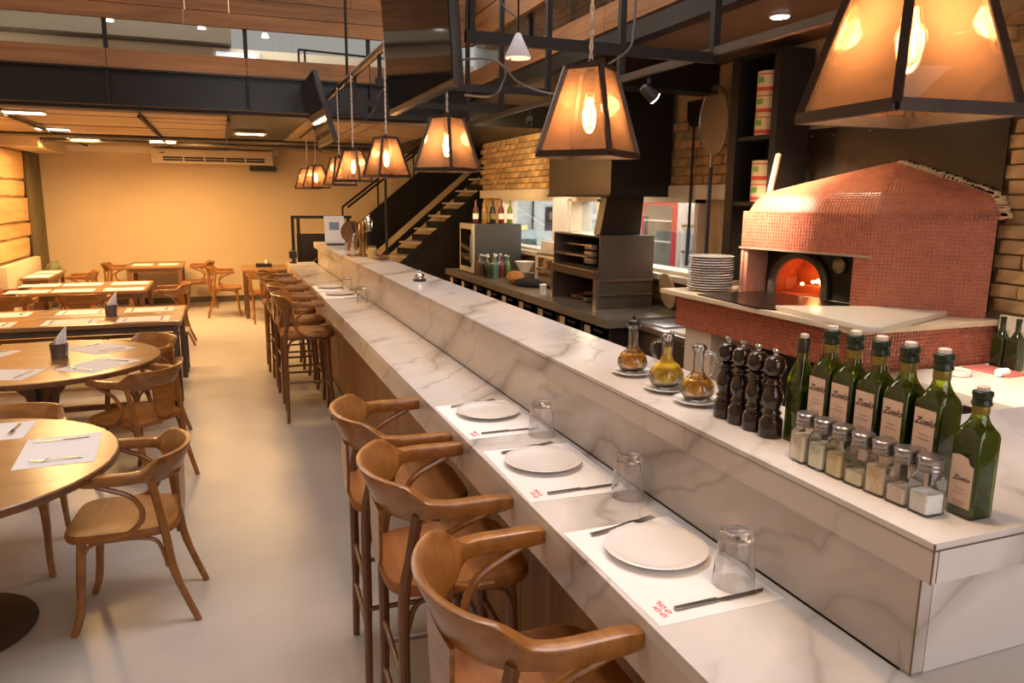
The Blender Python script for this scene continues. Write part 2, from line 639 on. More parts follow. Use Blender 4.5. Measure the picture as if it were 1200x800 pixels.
# service pipes under the ceiling
pp = MB()
cp = thing('ceiling_pipes', 'thin dark conduits running under the low timber ceiling', 'pipe', (0, 0, 0))
for x in (-1.95, -.72, .12):
    mk('conduit', MB().tube([(x, BEAMY + .1, 2.63), (x, 13.9, 2.63)], .018), STEEL, cp)
for yy in (11.4, 12.4):
    mk('conduit', MB().tube([(XL + .1, yy, 2.61), (2.5, yy, 2.61)], .03), DKSTAIN, cp)
struct(box('trim_cornice', XL, 1.0, YB - .10, YB, 2.56, 2.69, mat('cornice_white', (.84, .78, .66), .6)), 'pale cornice strip above the far cream wall', 'trim')
struct(box('trim_bulkhead', XL, XL + .5, 12.2, 14.4, 2.50, 2.69, CREAM), 'cream bulkhead in the far left corner of the ceiling', 'trim')

# ---- steel beam and parapet of the mezzanine (far side, across the hall)
MULX = [-2.19, -.956, .321, 1.574]
beam = struct(obj('trim_steel_beam', None), 'long black steel beam carrying the mezzanine across the hall', 'beam')
bm_ = MB()
bm_.box(XL, 2.7, BEAMY, BEAMY + .02, 2.73, 3.05)
bm_.box(XL, 2.7, BEAMY - .07, BEAMY + .09, 2.715, 2.735)
bm_.box(XL, 2.7, BEAMY - .07, BEAMY + .09, 3.04, 3.06)
mk('beam_web', bm_, mat('beam_black_paint', (.009, .008, .0075), .28, 0, .2, 3, spec=.4), beam, False)
for x in MULX:
    box('stiffener', x - .012, x + .012, BEAMY - .07, BEAMY, 2.73, 3.05, STEEL, beam)
struct(box('floor_mezzanine', XL, XR, BEAMY + .02, 11.6, 2.96, 3.05, BLACK), 'floor of the mezzanine behind the parapet', 'floor')


def parapet(nm, label, axis, fixed, lo, hi, seams, wm, side):
    p = struct(obj(nm, None), label, 'parapet')

    def bx(name, a, b, d0, d1, z0, z1, m):
        if axis == 'x':
            return box(name, a, b, fixed + d0, fixed + d1, z0, z1, m, p)
        return box(name, fixed + d0, fixed + d1, a, b, z0, z1, m, p)
    random.seed(5)
    for z0, z1 in ((3.06, 3.24), (3.52, 3.655), (3.66, 3.80), (3.805, 3.95), (3.955, 4.10), (4.105, 4.25)):
        s = list(seams) if z0 < 3.3 else sorted(random.uniform(lo, hi) for _ in range(3))
        e = [lo] + s + [hi]
        for a, b in zip(e, e[1:]):
            d = random.uniform(-.006, .006)
            bx('plank', a + .003, b - .003, -.02 + d, .03 + d, z0, z1, wm)
    for q in seams:
        bx('parapet_post', q - .02, q + .02, .035, .075, 3.05, 4.25, STEEL)
    e = [lo] + list(seams) + [hi]
    for a, b in zip(e, e[1:]):
        bx('pane', a + .02, b - .02, .045, .053, 3.22, 3.54, MATS.get('parapet_glass') or glass('parapet_glass', (.90, .91, .90), gloss=.12))
    return p


parapet('trim_parapet_back', 'wooden plank parapet with a glass slot above the steel beam', 'x', BEAMY, XL, 2.68, MULX, PLANKW, 1)
parapet('trim_parapet_right', 'wooden plank parapet with a glass slot along the right mezzanine', 'y', 2.7, YF, BEAMY - .03, [0.5, 2.0, 3.6, 5.2, 6.8], PLANKY, 1)
sb = struct(obj('trim_side_beam', None), 'black steel edge beam of the right mezzanine', 'beam')
box('beam_web', 2.70, 2.74, YF, BEAMY - .1, 2.94, 3.05, STEEL, sb)
box('flange', 2.69, 2.80, YF, BEAMY - .1, 2.925, 2.94, STEEL, sb)
SOF = mat('brown_soffit', (.115, .070, .036), .55, 0, .15, 1.5, world=True)
so = struct(obj('ceiling_soffit', None), 'brown panelled soffit under the right mezzanine above the ovens', 'ceiling')
yy = YF
while yy < BEAMY:
    box('soffit_panel', 2.805, XR + .03, yy + .004, min(yy + 1.2, BEAMY) - .004, 2.93, 3.04, SOF, so)
    yy += 1.2
t = struct(obj('trim_cross_beam', None), 'short black steel beam crossing to the brick wall above the hood', 'beam')
box('beam_web', 2.75, XR - .02, 5.29, 5.31, 2.70, 2.92, BROWNSTEEL, t)
box('flange', 2.75, XR - .02, 5.2, 5.40, 2.685, 2.70, STEEL, t)

# ---- upper room seen through the glass slots
struct(box('wall_upper', XL, 5.0, 11.6, 11.75, 3.05, 3.86, mat('upper_cream', (.74, .68, .56), .8)), 'pale upper wall seen through the mezzanine glass', 'wall')
struct(box('trim_upper_beam', XL, .25, 11.35, 11.75, 3.88, 4.25, mat('upper_grey_beam', (.10, .082, .06), .6)), 'grey brown beam above the upper pale wall', 'trim')
struct(box('wall_upper_top', XL, 5.0, 11.6, 11.75, 4.25, HC, CREAM), 'top of the upper back wall', 'wall')
struct(box('ceiling_upper', XL, 4.0, BEAMY, 11.75, HC - .2, HC, mat('hall_ceiling_paint', (.45, .38, .30))), 'ceiling of the upper room', 'ceiling')
w4 = struct(obj('window_4', None), 'bright bluish window in the upper room behind the parapet glass', 'window')
box('window_frame', .0, .62, 11.55, 11.6, 3.40, 3.84, WHITE, w4)
box('pane', .05, .57, 11.54, 11.55, 3.44, 3.80, emis('bluish_window_light', (.72, .80, .92), 1.1), w4)
rl = thing('upper_railing', 'thin dark metal railing standing behind the mezzanine glass', 'railing', (0, 0, 0))
mk('top_rail', MB().tube([(.95, 9.6, 3.56), (2.2, 9.6, 3.52)], .012), STEEL, rl)
for x in (.95, 1.02, 2.2):
    mk('post', MB().tube([(x, 9.6, 3.05), (x, 9.6, 3.56)], .012), STEEL, rl)
for n, (x, yy, zz) in enumerate([(-.1, 10.2, 3.82), (-1.1, 10.4, 3.86), (.62, 10.2, 3.78)]):
    t = thing('ceiling_spotlight', ['small bright spotlight in the upper room near the glass centre', 'small bright spotlight in the upper room at left', 'small bright spotlight in the upper room near the bluish window'][n], 'light', (x, yy, zz))
    mk('spot_body', MB().lathe([(.03, .05), (.05, 0)], 12), WHITE, t)
    mk('lens', MB().lathe([(.045, -.004), (.045, -.001)], 12), emis('spot_lens', (1, .93, .8), 12), t)
    mk('stem', MB().tube([(0, 0, .05), (0, 0, HC - .2 - zz)], .006, 6), STEEL, t)

# ---- left wall cladding and far corner
random.seed(21)
z = .95
rows = [.28, .22, .36, .24, .42, .20]
for h in rows:
    o = MB()
    n = 10
    y0, y1 = 11.4, 13.35
    vs = []
    for i in range(n + 1):
        yy = y0 + (y1 - y0) * i / n
        d = .05 + random.uniform(-.015, .02)
        vs += [(XL, yy, z + .012), (XL + d, yy, z + random.uniform(.012, .03)), (XL + d + .01, yy, z + h - random.uniform(.01, .03)), (XL, yy, z + h - .008)]
    fs = [(0, 1, 2, 3), tuple(4 * n + q for q in (3, 2, 1, 0))]
    for i in range(n):
        for q in range(4):
            w = (q + 1) % 4
            fs.append((4 * i + q, 4 * i + w, 4 * i + 4 + w, 4 * i + 4 + q))
    o.add(vs, fs)
    mk('board', o, BOARDW, wl, True)
    z += h + .004
lamp('left_wall_spot', 'SPOT', (-2.35, 12.4, 2.6), 90, (1, .74, .34), (-2.75, 12.2, 1.4), spot=1.5, rad=.05)
cu = MB()
pts = []
for i in range(25):
    yy = 13.42 + (14.36 - 13.42) * i / 24
    pts.append((XL + .07 + .035 * math.sin(i * 1.5), yy))
for i in range(24):
    cu.add([(pts[i][0], pts[i][1], .05), (pts[i + 1][0], pts[i + 1][1], .05), (pts[i + 1][0], pts[i + 1][1], 2.5), (pts[i][0], pts[i][1], 2.5),
            (pts[i][0] - .02, pts[i][1], .05), (pts[i + 1][0] - .02, pts[i + 1][1], .05), (pts[i + 1][0] - .02, pts[i + 1][1], 2.5), (pts[i][0] - .02, pts[i][1], 2.5)],
           [(0, 1, 2, 3), (5, 4, 7, 6), (3, 2, 6, 7)])
tag(mk('curtain', cu, mat('olive_curtain', (.13, .095, .042), .8, 0, .15, 3), ang=80), 'dark olive curtain hanging in the far left corner', 'curtain')
bs = thing('wall_bench', 'cream upholstered bench against the boarded left wall', 'bench', (0, 0, 0))
CUSH = mat('cream_upholstery', (.62, .50, .34), .8, 0, .05, 10)
mk('seat', MB().box(XL + .06, XL + .20, 11.3, 13.3, .30, .46), CUSH, bs, True, .03)
mk('backrest', MB().box(XL + .07, XL + .18, 11.3, 13.3, .47, .94), CUSH, bs, True, .04)
mk('seat', MB().box(XL + .205, XL + .42, 12.98, 13.36, .30, .46), CUSH, bs, True, .03)
mk('base', MB().box(XL + .06, XL + .19, 11.3, 13.3, 0, .30), WOODDK, bs)
pl = MB()
pv = []
for i in range(9):
    for j in range(9):
        a, b = i / 8 * 2 - 1, j / 8 * 2 - 1
        t_ = .09 * (max(0, (1 - a ** 4)) * max(0, (1 - b ** 4))) ** .5
        pv.append((t_, a * .24, b * .20))
nv = len(pv)
pl.add(pv + [(-p[0], p[1], p[2]) for p in pv], [(i * 9 + j, i * 9 + j + 1, i * 9 + j + 10, i * 9 + j + 9) for i in range(8) for j in range(8)] + [(nv + i * 9 + j, nv + i * 9 + j + 9, nv + i * 9 + j + 10, nv + i * 9 + j + 1) for i in range(8) for j in range(8)])
tag(mk('cushion', pl, mat('sage_fabric', (.20, .20, .11), .85, 0, .1, 20), loc=(XL + .33, 13.17, .665), rot=(0, .25, 0)), 'sage green cushion on the cream bench in the far left corner', 'cushion')

# ---- air conditioner
ac = thing('air_conditioner', 'long cream air conditioner mounted high on the far wall', 'air conditioner', (-.08, 14.4, 2.51))
ACM = mat('ac_cream', (.72, .62, .45), .45)
mk('casing', MB().box(-.97, .97, -.30, -.001, -.115, .12), ACM, ac, True, .02)
mk('air_outlet', MB().box(-.80, .84, -.306, -.29, -.075, -.005), BLACK, ac)
for i in range(6):
    mk('louvre_divider', MB().box(-.80 + i * .328 - .012, -.80 + i * .328 + .012, -.312, -.30, -.075, -.005), ACM, ac)
mk('louvre', MB().box(-.80, .84, -.314, -.304, -.045, -.035), ACM, ac)
mk('badge', MB().box(-.84, -.76, -.304, -.30, .05, .066), BLACK, ac)
tag(box('cable_box', .50, .95, 14.2, 14.4, 2.30, 2.38, BLACK), 'small black box on the wall beneath the air conditioner', 'box')

# ================================================================== BAR COUNTER
bar = thing('bar_counter', 'long two tier bar clad in white veined marble slabs', 'counter', (0, 0, 0))
CT, CX0, CX1 = 1.04, .733, 1.07
LT, LX0, LX1, LY0, LY1 = 1.317, 1.03, 1.365, .80, 9.55
# lower counter: wraps round the near end
segs = [.25, 1.95, 3.55, 5.15, 6.75, 8.35, 9.95]
for a, b in zip(segs, segs[1:]):
    mk('counter_slab', MB().box(CX0, CX1, a + .0006, b - .0006, CT - .03, CT), MARBLE, bar, False)
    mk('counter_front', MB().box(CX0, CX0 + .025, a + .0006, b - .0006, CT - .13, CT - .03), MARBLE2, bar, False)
    mk('counter_underside', MB().box(CX0 + .025, CX1, a, b, CT - .06, CT - .031), PANELW, bar, False)
mk('counter_slab', MB().box(CX1 + .001, 2.9, .25, .872, CT - .03, CT), MARBLE, bar, False)
mk('counter_end', MB().box(CX0 + .026, 2.9, .25, .275, CT - .13, CT - .031), MARBLE, bar, False)
mk('counter_end', MB().box(CX0 + .026, CX1, 9.925, 9.95, CT - .13, CT - .031), MARBLE, bar, False)
# riser and ledge
RX = 1.072
segs2 = [.85, 2.45, 4.05, 5.65, 7.25, 8.85, 9.5]
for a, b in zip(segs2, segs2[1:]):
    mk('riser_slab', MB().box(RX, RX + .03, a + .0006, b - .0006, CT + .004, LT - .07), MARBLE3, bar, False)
mk('riser_slab', MB().box(RX + .031, 2.9, .85, .88, CT + .0015, LT - .07), MARBLE, bar, False)
mk('riser_slab', MB().box(RX + .031, LX1 - .02, 9.47, 9.5, CT + .004, LT - .07), MARBLE, bar, False)
mk('shadow_gap', MB().box(RX + .012, 2.88, .856, .9, CT, CT + .01), BLACK, bar, False)
mk('shadow_gap', MB().box(RX + .012, RX + .03, .862, 9.49, CT, CT + .01), BLACK, bar, False)
segs3 = [LY0, 1.50, 3.10, 4.70, 6.30, 7.90, LY1]
for a, b in zip(segs3, segs3[1:]):
    mk('ledge_slab', MB().box(LX0, LX1, a + .0007, b - .0007, LT - .012, LT), MARBLE, bar, False)
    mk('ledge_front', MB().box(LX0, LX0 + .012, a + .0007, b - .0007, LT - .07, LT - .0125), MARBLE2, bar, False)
    mk('ledge_underside', MB().box(LX0 + .0125, LX1, a, b, LT - .07, LT - .0125), MARBLE, bar, False)
mk('ledge_slab', MB().box(LX1 + .001, 2.9, LY0, 1.33, LT - .012, LT), MARBLE, bar, False)
mk('ledge_end', MB().box(LX0 + .0125, 2.9, LY0 - .001, LY0 + .011, LT - .07, LT - .0125), MARBLE, bar, False)
mk('ledge_underside', MB().box(LX1 + .001, 2.9, LY0 + .012, 1.33, LT - .07, LT - .0125), MARBLE, bar, False)
JOINT = mat('brown_joint', (.16, .10, .06), .7)
mk('joint', MB().box(LX0 - .0006, LX0 + .0016, LY0 - .0018, LY0 + .0006, LT - .07, LT - .0005), JOINT, bar, False)
mk('joint', MB().box(LX0, 2.9, LY0 - .0018, LY0 + .0006, LT - .0135, LT - .0118), JOINT, bar, False)
mk('joint', MB().box(RX - .0008, RX + .0014, .8485, .851, CT + .002, LT - .07), JOINT, bar, False)
mk('joint', MB().box(LX0 - .0012, LX0 + .001, LY0, LY1, LT - .0132, LT - .0122), JOINT, bar, False)
mk('joint', MB().box(LX0 + .0125, RX, .85, LY1 - .05, LT - .0715, LT - .0695), JOINT, bar, False)
# body
mk('core', MB().box(RX + .031, LX1 - .02, .88, 9.47, .0, LT - .07), PANELW, bar, False)
mk('core', MB().box(LX1 - .02, 2.88, .88, 1.30, .0, LT - .07), DKSTAIN, bar, False)
for i in range(10):
    a = .45 + i * .95
    mk('wood_panel', MB().box(.945, 1.06, a + .003, a + .947, .09, CT - .061), PANELW, bar, False)
mk('kick_plate', MB().box(.97, 1.07, .45, 9.9, 0, .09), BLACK, bar, False)
mk('wood_panel', MB().box(1.06, 2.88, .45, .47, 0, CT - .061), PANELW, bar, False)
mk('core', MB().box(1.061, 1.10, .48, 9.4, .0, CT - .061), PANELW, bar, False)

# ================================================================== CHAIRS


def band_mesh(sh):
    pts = []
    for i in range(7):
        pts.append((.248 + .002 * i / 6, .145 - .165 * i / 6, 0))
    for i in range(1, 36):
        ph = PI * i / 36
        pts.append((.25 * math.cos(ph), -.02 - .21 * math.sin(ph), ph))
    for i in range(7):
        pts.append((-.25 + .002 * i / 6, -.02 + .165 * i / 6, PI))
    vs, fs = [], []
    NP = 12
    m = len(pts)

    def ss(x):
        x = min(1, max(0, x))
        return x * x * (3 - 2 * x)
    for i, (x, y, ph) in enumerate(pts):
        a = Vector(pts[min(i + 1, m - 1)][:2]) - Vector(pts[max(i - 1, 0)][:2])
        a.normalize()
        nrm = Vector((-a.y, a.x))
        e = min(ph, PI - ph)
        w = ss((e - math.radians(19)) / math.radians(20))
        zt = sh + .268 + .050 * w
        zb = sh + .222 - .030 * w
        th = .044 * (1 - w) + .024 * w
        ends = min(i, m - 1 - i)
        if ends < 2:
            th *= (.72, .93)[ends]
            zt -= (.008, .002)[ends]
            zb += (.008, .002)[ends]
        cz, hz = (zt + zb) / 2, (zt - zb) / 2
        rr = min(.007, th * .28)
        prof = rrect(-th / 2, th / 2, -hz, hz, rr, 2)
        for px, pz in prof:
            # crest leans back a touch at its top
            lean = -.026 * w * (pz / hz)
            q = Vector((x, y)) - nrm * (px + lean) * 1.0
            vs.append((q.x, q.y, cz + pz))
    k = len(rrect(-1, 1, -1, 1, .1, 2))
    for i in range(m - 1):
        for j in range(k):
            q = (j + 1) % k
            fs.append((i * k + j, i * k + q, (i + 1) * k + q, (i + 1) * k + j))
    fs.append(tuple(range(k)))
    fs.append(tuple((m - 1) * k + j for j in range(k - 1, -1, -1)))
    return MB().add(vs, fs)


def smooth_path(P, n=4):
    out = []
    P = [Vector(p) for p in P]
    for i in range(len(P) - 1):
        p0, p1, p2, p3 = P[max(i - 1, 0)], P[i], P[i + 1], P[min(i + 2, len(P) - 1)]
        for j in range(n):
            t = j / n
            out.append(.5 * ((2 * p1) + (-p0 + p2) * t + (2 * p0 - 5 * p1 + 4 * p2 - p3) * t * t + (-p0 + 3 * p1 - 3 * p2 + p3) * t ** 3))
    out.append(P[-1])
    return out


def make_chair(name, label, cat, sh, stool, loc, rz, group):
    t = thing(name, label, cat, loc, rz, group)
    mk('back_band', band_mesh(sh), WOOD, t, ang=32)
    # seat
    poly = []
    n = 40
    for i in range(n):
        a = 2 * PI * i / n
        c, s = math.cos(a), math.sin(a)
        ex = .42
        x = .215 * abs(c) ** ex * (1 if c > 0 else -1)
        y = .22 * abs(s) ** ex * (1 if s > 0 else -1)
        x *= 1 + .06 * (y / .22)
        poly.append((x, y + .015))
    sm = MB()
    vs, fs = [], []
    rings = [(1.0, -.034), (1.015, -.026), (1.015, -.010), (.985, 0), (.86, -.003), (.5, -.009), (.15, -.011)]
    for k, dz in rings:
        vs += [(p[0] * k, .015 + (p[1] - .015) * k, sh + dz) for p in poly]
    for r_ in range(len(rings) - 1):
        for i in range(n):
            j = (i + 1) % n
            fs.append((r_ * n + i, r_ * n + j, (r_ + 1) * n + j, (r_ + 1) * n + i))
    fs.append(tuple(range(n - 1, -1, -1)))
    fs.append(tuple((len(rings) - 1) * n + i for i in range(n)))
    mk('seat', sm.add(vs, fs), WOODSEAT, t, ang=50)
    # splat
    sp = []
    zt, zb = sh + .200, sh - .01
    for x in (-.095, -.05, 0, .05, .095):
        sp.append((x, zt))
    sp += [(.088, zb + .10), (.075, zb + .045), (.05, zb + .012), (0, zb), (-.05, zb + .012), (-.075, zb + .045), (-.088, zb + .10)]
    k = len(sp)
    vs = []
    for d in (0, .011):
        for x, z_ in sp:
            vs.append((x, -.222 + d + .35 * x * x + .02 * (sh + .22 - z_), z_))
    fs = [tuple(range(k)), tuple(range(2 * k - 1, k - 1, -1))] + [(i, (i + 1) % k, k + (i + 1) % k, k + i) for i in range(k)]
    mk('splat', MB().add(vs, fs), WOOD, t)
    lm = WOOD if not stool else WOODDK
    for s in (-1, 1):
        fx = .19 if not stool else .20
        fy = .225 if not stool else .185
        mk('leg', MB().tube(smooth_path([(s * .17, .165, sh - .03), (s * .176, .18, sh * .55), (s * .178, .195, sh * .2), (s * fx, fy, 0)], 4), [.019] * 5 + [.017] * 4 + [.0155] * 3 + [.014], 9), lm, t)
        ry = -.27 if not stool else -.17
        rx = .185 if not stool else .205
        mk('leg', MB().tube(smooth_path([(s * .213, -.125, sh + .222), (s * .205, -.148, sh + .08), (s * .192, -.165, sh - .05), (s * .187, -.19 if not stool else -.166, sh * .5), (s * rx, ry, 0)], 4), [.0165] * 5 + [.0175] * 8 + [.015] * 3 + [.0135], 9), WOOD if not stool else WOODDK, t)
        mk('arm_brace', MB().tube(smooth_path([(s * .246, .075, sh + .222), (s * .244, .035, sh + .205), (s * .236, -.045, sh + .165), (s * .229, -.085, sh + .10), (s * .226, -.075, sh + .04), (s * .226, -.02, sh - .005), (s * .224, .05, sh - .018), (s * .222, .10, sh - .02)], 4), .0115, 8), WOOD, t)
        mk('seat_brace', MB().tube(smooth_path([(s * .184, .172, sh - .19), (s * .184, .165, sh - .11), (s * .186, .125, sh - .055), (s * .186, .04, sh - .044), (s * .186, -.06, sh - .045), (s * .186, -.125, sh - .065), (s * .186, -.150, sh - .13), (s * .184, -.162, sh - .19)], 4), .009, 8), WOOD if not stool else WOODDK, t)
    if stool:
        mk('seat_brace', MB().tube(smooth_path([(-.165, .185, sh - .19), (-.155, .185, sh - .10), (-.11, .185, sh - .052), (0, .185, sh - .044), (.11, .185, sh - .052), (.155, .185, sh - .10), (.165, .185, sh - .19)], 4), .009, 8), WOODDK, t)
        for z_, k_ in ((.27, 'fb'), (.34, 's'), (.45, 'fb2')):
            f = z_ / sh
            if k_ == 's':
                for s in (-1, 1):
                    mk('stretcher', MB().tube([(s * .195, .186, z_), (s * .195, -.167, z_)], .010), WOODDK, t)
            else:
                mk('stretcher', MB().tube([(-.19, .187, z_), (.19, .187, z_)], .011), WOODDK, t)
                mk('stretcher', MB().tube([(-.195, -.167, z_ - .02), (.195, -.167, z_ - .02)], .010), WOODDK, t)
    else:
        mk('seat_brace', MB().tube(smooth_path([(-.165, .178, sh - .19), (-.155, .178, sh - .10), (-.11, .178, sh - .052), (0, .178, sh - .044), (.11, .178, sh - .052), (.155, .178, sh - .10), (.165, .178, sh - .19)], 4), .009, 8), WOOD, t)
    return t


def rzd(dx, dy):
    return math.atan2(-dx, dy)


ST = [(.60, 1.43, 'bentwood bar stool closest to the viewer, tucked under the marble counter'),
      (.60, 2.16, 'second nearest bentwood bar stool at the marble counter'),
      (.60, 2.78, 'third nearest bar stool, last of the near group of three'),
      (.60, 6.48, 'bar stool heading the far group, its legs fully in view'),
      (.60, 7.15, 'second bar stool of the far group along the counter'),
      (.59, 7.80, 'third bar stool of the far group along the counter'),
      (.56, 8.50, 'farthest bar stool near the end of the counter')]
st0 = make_chair('bar_stool', ST[0][2], 'stool', .75, True, (ST[0][0], ST[0][1], 0), -PI / 2, 'bentwood bar stools along the counter')
for x, y, lb in ST[1:]:
    dup(st0, (x, y, 0), -PI / 2 + random.uniform(-.05, .05), lb)
CH = [(-.455, 3.55, rzd(-1, .07), 'bentwood armchair in the left foreground, side on to the nearer round table'),
      (-.58, 5.29, rzd(-.78, .62), 'bentwood armchair with its back splat to the viewer at the farther round table'),
      (-.66, 6.32, rzd(-.757, -.653), 'bentwood armchair on the far side of the farther round table, by the long table end'),
      (-1.07, 4.22, rzd(0, -1), 'bentwood armchair between the two round tables, only its back showing'),
      (-1.95, 5.75, rzd(1, 0), 'bentwood armchair at the left frame edge by the farther round table'),
      (-2.25, 9.62, rzd(0, 1), 'left one of two chairs backed toward the viewer behind the long table'),
      (-1.52, 9.62, rzd(0, 1), 'right one of two chairs backed toward the viewer behind the long table'),
      (-.68, 10.3, rzd(-1, 0), 'chair at the right end of the second long table'),
      (-1.62, 13.72, rzd(1, 0), 'chair at the left of the small table by the far wall'),
      (-.42, 13.72, rzd(-1, 0), 'chair at the right of the small table by the far wall'),
      (-.02, 12.62, rzd(1, 0), 'lone side on chair left of the square table by the counter end'),
      (.55, 11.85, rzd(0, 1), 'chair backed toward the viewer at the square table by the counter end'),
      (-1.98, 12.35, rzd(-1, 0), 'dark chair right of the table in the far left corner'),
      (-2.44, 10.4, rzd(1, 0), 'chair at the left end of the second long table')]
ch0 = make_chair('armchair', CH[0][3], 'chair', .46, False, (CH[0][0], CH[0][1], 0), CH[0][2], 'bentwood armchairs at the dining tables')
for x, y, rz, lb in CH[1:]:
    dup(ch0, (x, y, 0), rz, lb)

# ================================================================== TABLES
TT = .75


def round_table(x, y, r_, label):
    t = thing('round_table', label, 'table', (x, y, 0), 0)
    mk('tabletop', MB().lathe([(r_ - .012, TT - .038), (r_, TT - .032), (r_, TT - .004), (r_ - .004, TT)], 64), TABLEW, t)
    mk('edge_band', MB().lathe([(r_ + .001, TT - .034), (r_ + .0025, TT - .032), (r_ + .0025, TT - .006), (r_ + .001, TT - .005)], 64, cap=False), WOODDK, t)
    mk('base_disc', MB().lathe([(.33, 0), (.335, .006), (.33, .014), (.10, .03), (.06, .035)], 40), mat('iron_base', (.075, .055, .042), .45, .6, .35, 9), t)
    mk('column', MB().lathe([(.055, .03), (.05, .08), (.05, .60), (.07, TT - .05)], 20), STEEL, t)
    for k in range(4):
        a = k * PI / 2 + .4
        M = Matrix.Rotation(a, 4, 'Z') @ Matrix.Rotation(PI / 2, 4, 'X')
        mk('bracket', MB().prism([(.04, .34), (.075, .36), (.10, .50), (.28, TT - .045), (.28, TT - .039), (.04, TT - .039)], -.02, .02, M), WOODDK, t)
    return t


round_table(-1.2, 3.58, .71, 'nearer round wooden table at the left edge')
round_table(-1.22, 5.8, .75, 'farther round wooden table with a napkin bucket')


def rect_table(name, label, x0, x1, y0, y1, metal=True, legw=.05):
    t = thing(name, label, 'table', ((x0 + x1) / 2, (y0 + y1) / 2, 0))
    a, b = (x1 - x0) / 2, (y1 - y0) / 2
    k = max(1, round(2 * b / .27)) if metal else 3
    for i in range(k):
        mk('tabletop_board', MB().box(-a, a, -b + 2 * b * i / k + .001, -b + 2 * b * (i + 1) / k - .001, TT - .035, TT), TABLEW, t, True, .003)
    lm = mat('bronze_painted_metal', (.095, .066, .045), .45, .3, .2, 6) if metal else WOODDK
    fr = MB()
    for s in (-1, 1):
        fr.box(-a + .03, a - .03, s * (b - .05) - .02, s * (b - .05) + .02, TT - .095, TT - .035)
        fr.box(s * (a - .05) - .02, s * (a - .05) + .02, -b + .05, b - .05, TT - .095, TT - .035)
    mk('apron', fr, lm, t, False)
    for sx in (-1, 1):
        for sy in (-1, 1):
            cx, cy = sx * (a - .05), sy * (b - .05)
            mk('leg', MB().box(cx - legw / 2, cx + legw / 2, cy - legw / 2, cy + legw / 2, 0, TT - .035), lm, t, True, .003)
    return t


rect_table('long_table', 'long table with dark steel legs in the middle, set with placemats', -2.45, -.40, 7.28, 8.38)
rect_table('long_table', 'second long table farther back, chairs along its near side', -2.2, -.90, 9.82, 11.0, False)
rect_table('small_table', 'small table standing against the far cream wall', -1.48, -.64, 13.2, 14.2, False, .06)
rect_table('square_table', 'square table near the far end of the bar', .24, .93, 12.15, 13.1, False, .06)
rect_table('corner_table', 'table in the far left corner by the bench', -2.58, -2.24, 11.7, 12.95, False, .05)
for y0, lb in ((6.86, 'low wooden bench on the near side of the long table'), (8.52, 'low wooden bench on the far side of the long table')):
    t = thing('bench', lb, 'bench', (-1.42, y0 + .16, 0), 0, 'benches at the long table')
    for i in range(2):
        mk('seat_board', MB().box(-1.02, 1.02, -.16 + i * .162, -.003 + i * .162, .41, .45), TABLEW, t, True, .004)
    for s in (-1, 1):
        for q in (-1, 1):
            mk('leg', MB().box(s * .97 - .025, s * .97 + .025, q * .12 - .02, q * .12 + .02, 0, .41), STEEL, t, True, .003)
        mk('foot_rail', MB().box(s * .97 - .02, s * .97 + .02, -.10, .10, .06, .10), STEEL, t)
    mk('stretcher', MB().box(-.95, .95, -.02, .02, .06, .10), WOODDK, t)

# ---- placemats, cutlery


def fork_mesh():
    mb = MB()
    P = [(0, 0, .0045), (.03, 0, .0048), (.07, 0, .006), (.105, 0, .010), (.125, 0, .011), (.140, 0, .007)]
    w = [.0065, .006, .0045, .0032, .004, .010]
    vs, fs = [], []
    for (x, y, z_), h in zip(P, w):
        vs += [(x, -h, z_), (x, h, z_), (x, h, z_ + .0018), (x, -h, z_ + .0018)]
    for i in range(len(P) - 1):
        for q in range(4):
            r_ = (q + 1) % 4
            fs.append((4 * i + q, 4 * i + r_, 4 * i + 4 + r_, 4 * i + 4 + q))
    fs += [(0, 1, 2, 3), tuple(4 * (len(P) - 1) + q for q in (3, 2, 1, 0))]
    mb.add(vs, fs)
    return mb


def tines_mesh():
    mb = MB()
    mb.box(.137, .152, -.0105, .0105, .0058, .0078)
    for i in range(4):
        y = -.0085 + i * .00567
        mb.add([(.15, y - .0016, .0058), (.15, y + .0016, .0058), (.196, y + .0009, .010), (.196, y - .0009, .010), (.15, y - .0016, .0078), (.15, y + .0016, .0078), (.196, y + .0009, .0116), (.196, y - .0009, .0116)],
               [(0, 3, 2, 1), (4, 5, 6, 7), (0, 1, 5, 4), (1, 2, 6, 5), (2, 3, 7, 6), (3, 0, 4, 7)])
    return mb


FORK_H = fork_mesh().mesh('handle', CUTL)
FORK_T = tines_mesh().mesh('tines', CUTL)
KN_H = MB().prism(rrect(0, .105, -.0062, .0062, .004, 3), .0005, .0055).mesh('handle', CUTL, True, .002)
KN_B = MB().prism([(.105, -.005), (.125, -.0085), (.19, -.009), (.215, -.005), (.225, .004), (.222, .0055), (.105, .004)], .0012, .0032).mesh('blade', CUTL)
MATM = MB().box(-.15, .15, -.215, .215, 0, .0012).mesh('placemat', PAPER, False)
MATL = MB().box(-.15, .15, -.22, .22, 0, .0012).mesh('placemat', PAPER, False)


def fork(x, y, z_, rz, label, g):
    t = thing('fork', label, 'fork', (x, y, z_), rz, g)
    obj('handle', FORK_H, t)
    obj('tines', FORK_T, t)


def knife(x, y, z_, rz, label, g):
    t = thing('knife', label, 'knife', (x, y, z_), rz, g)
    obj('handle', KN_H, t)
    obj('blade', KN_B, t)


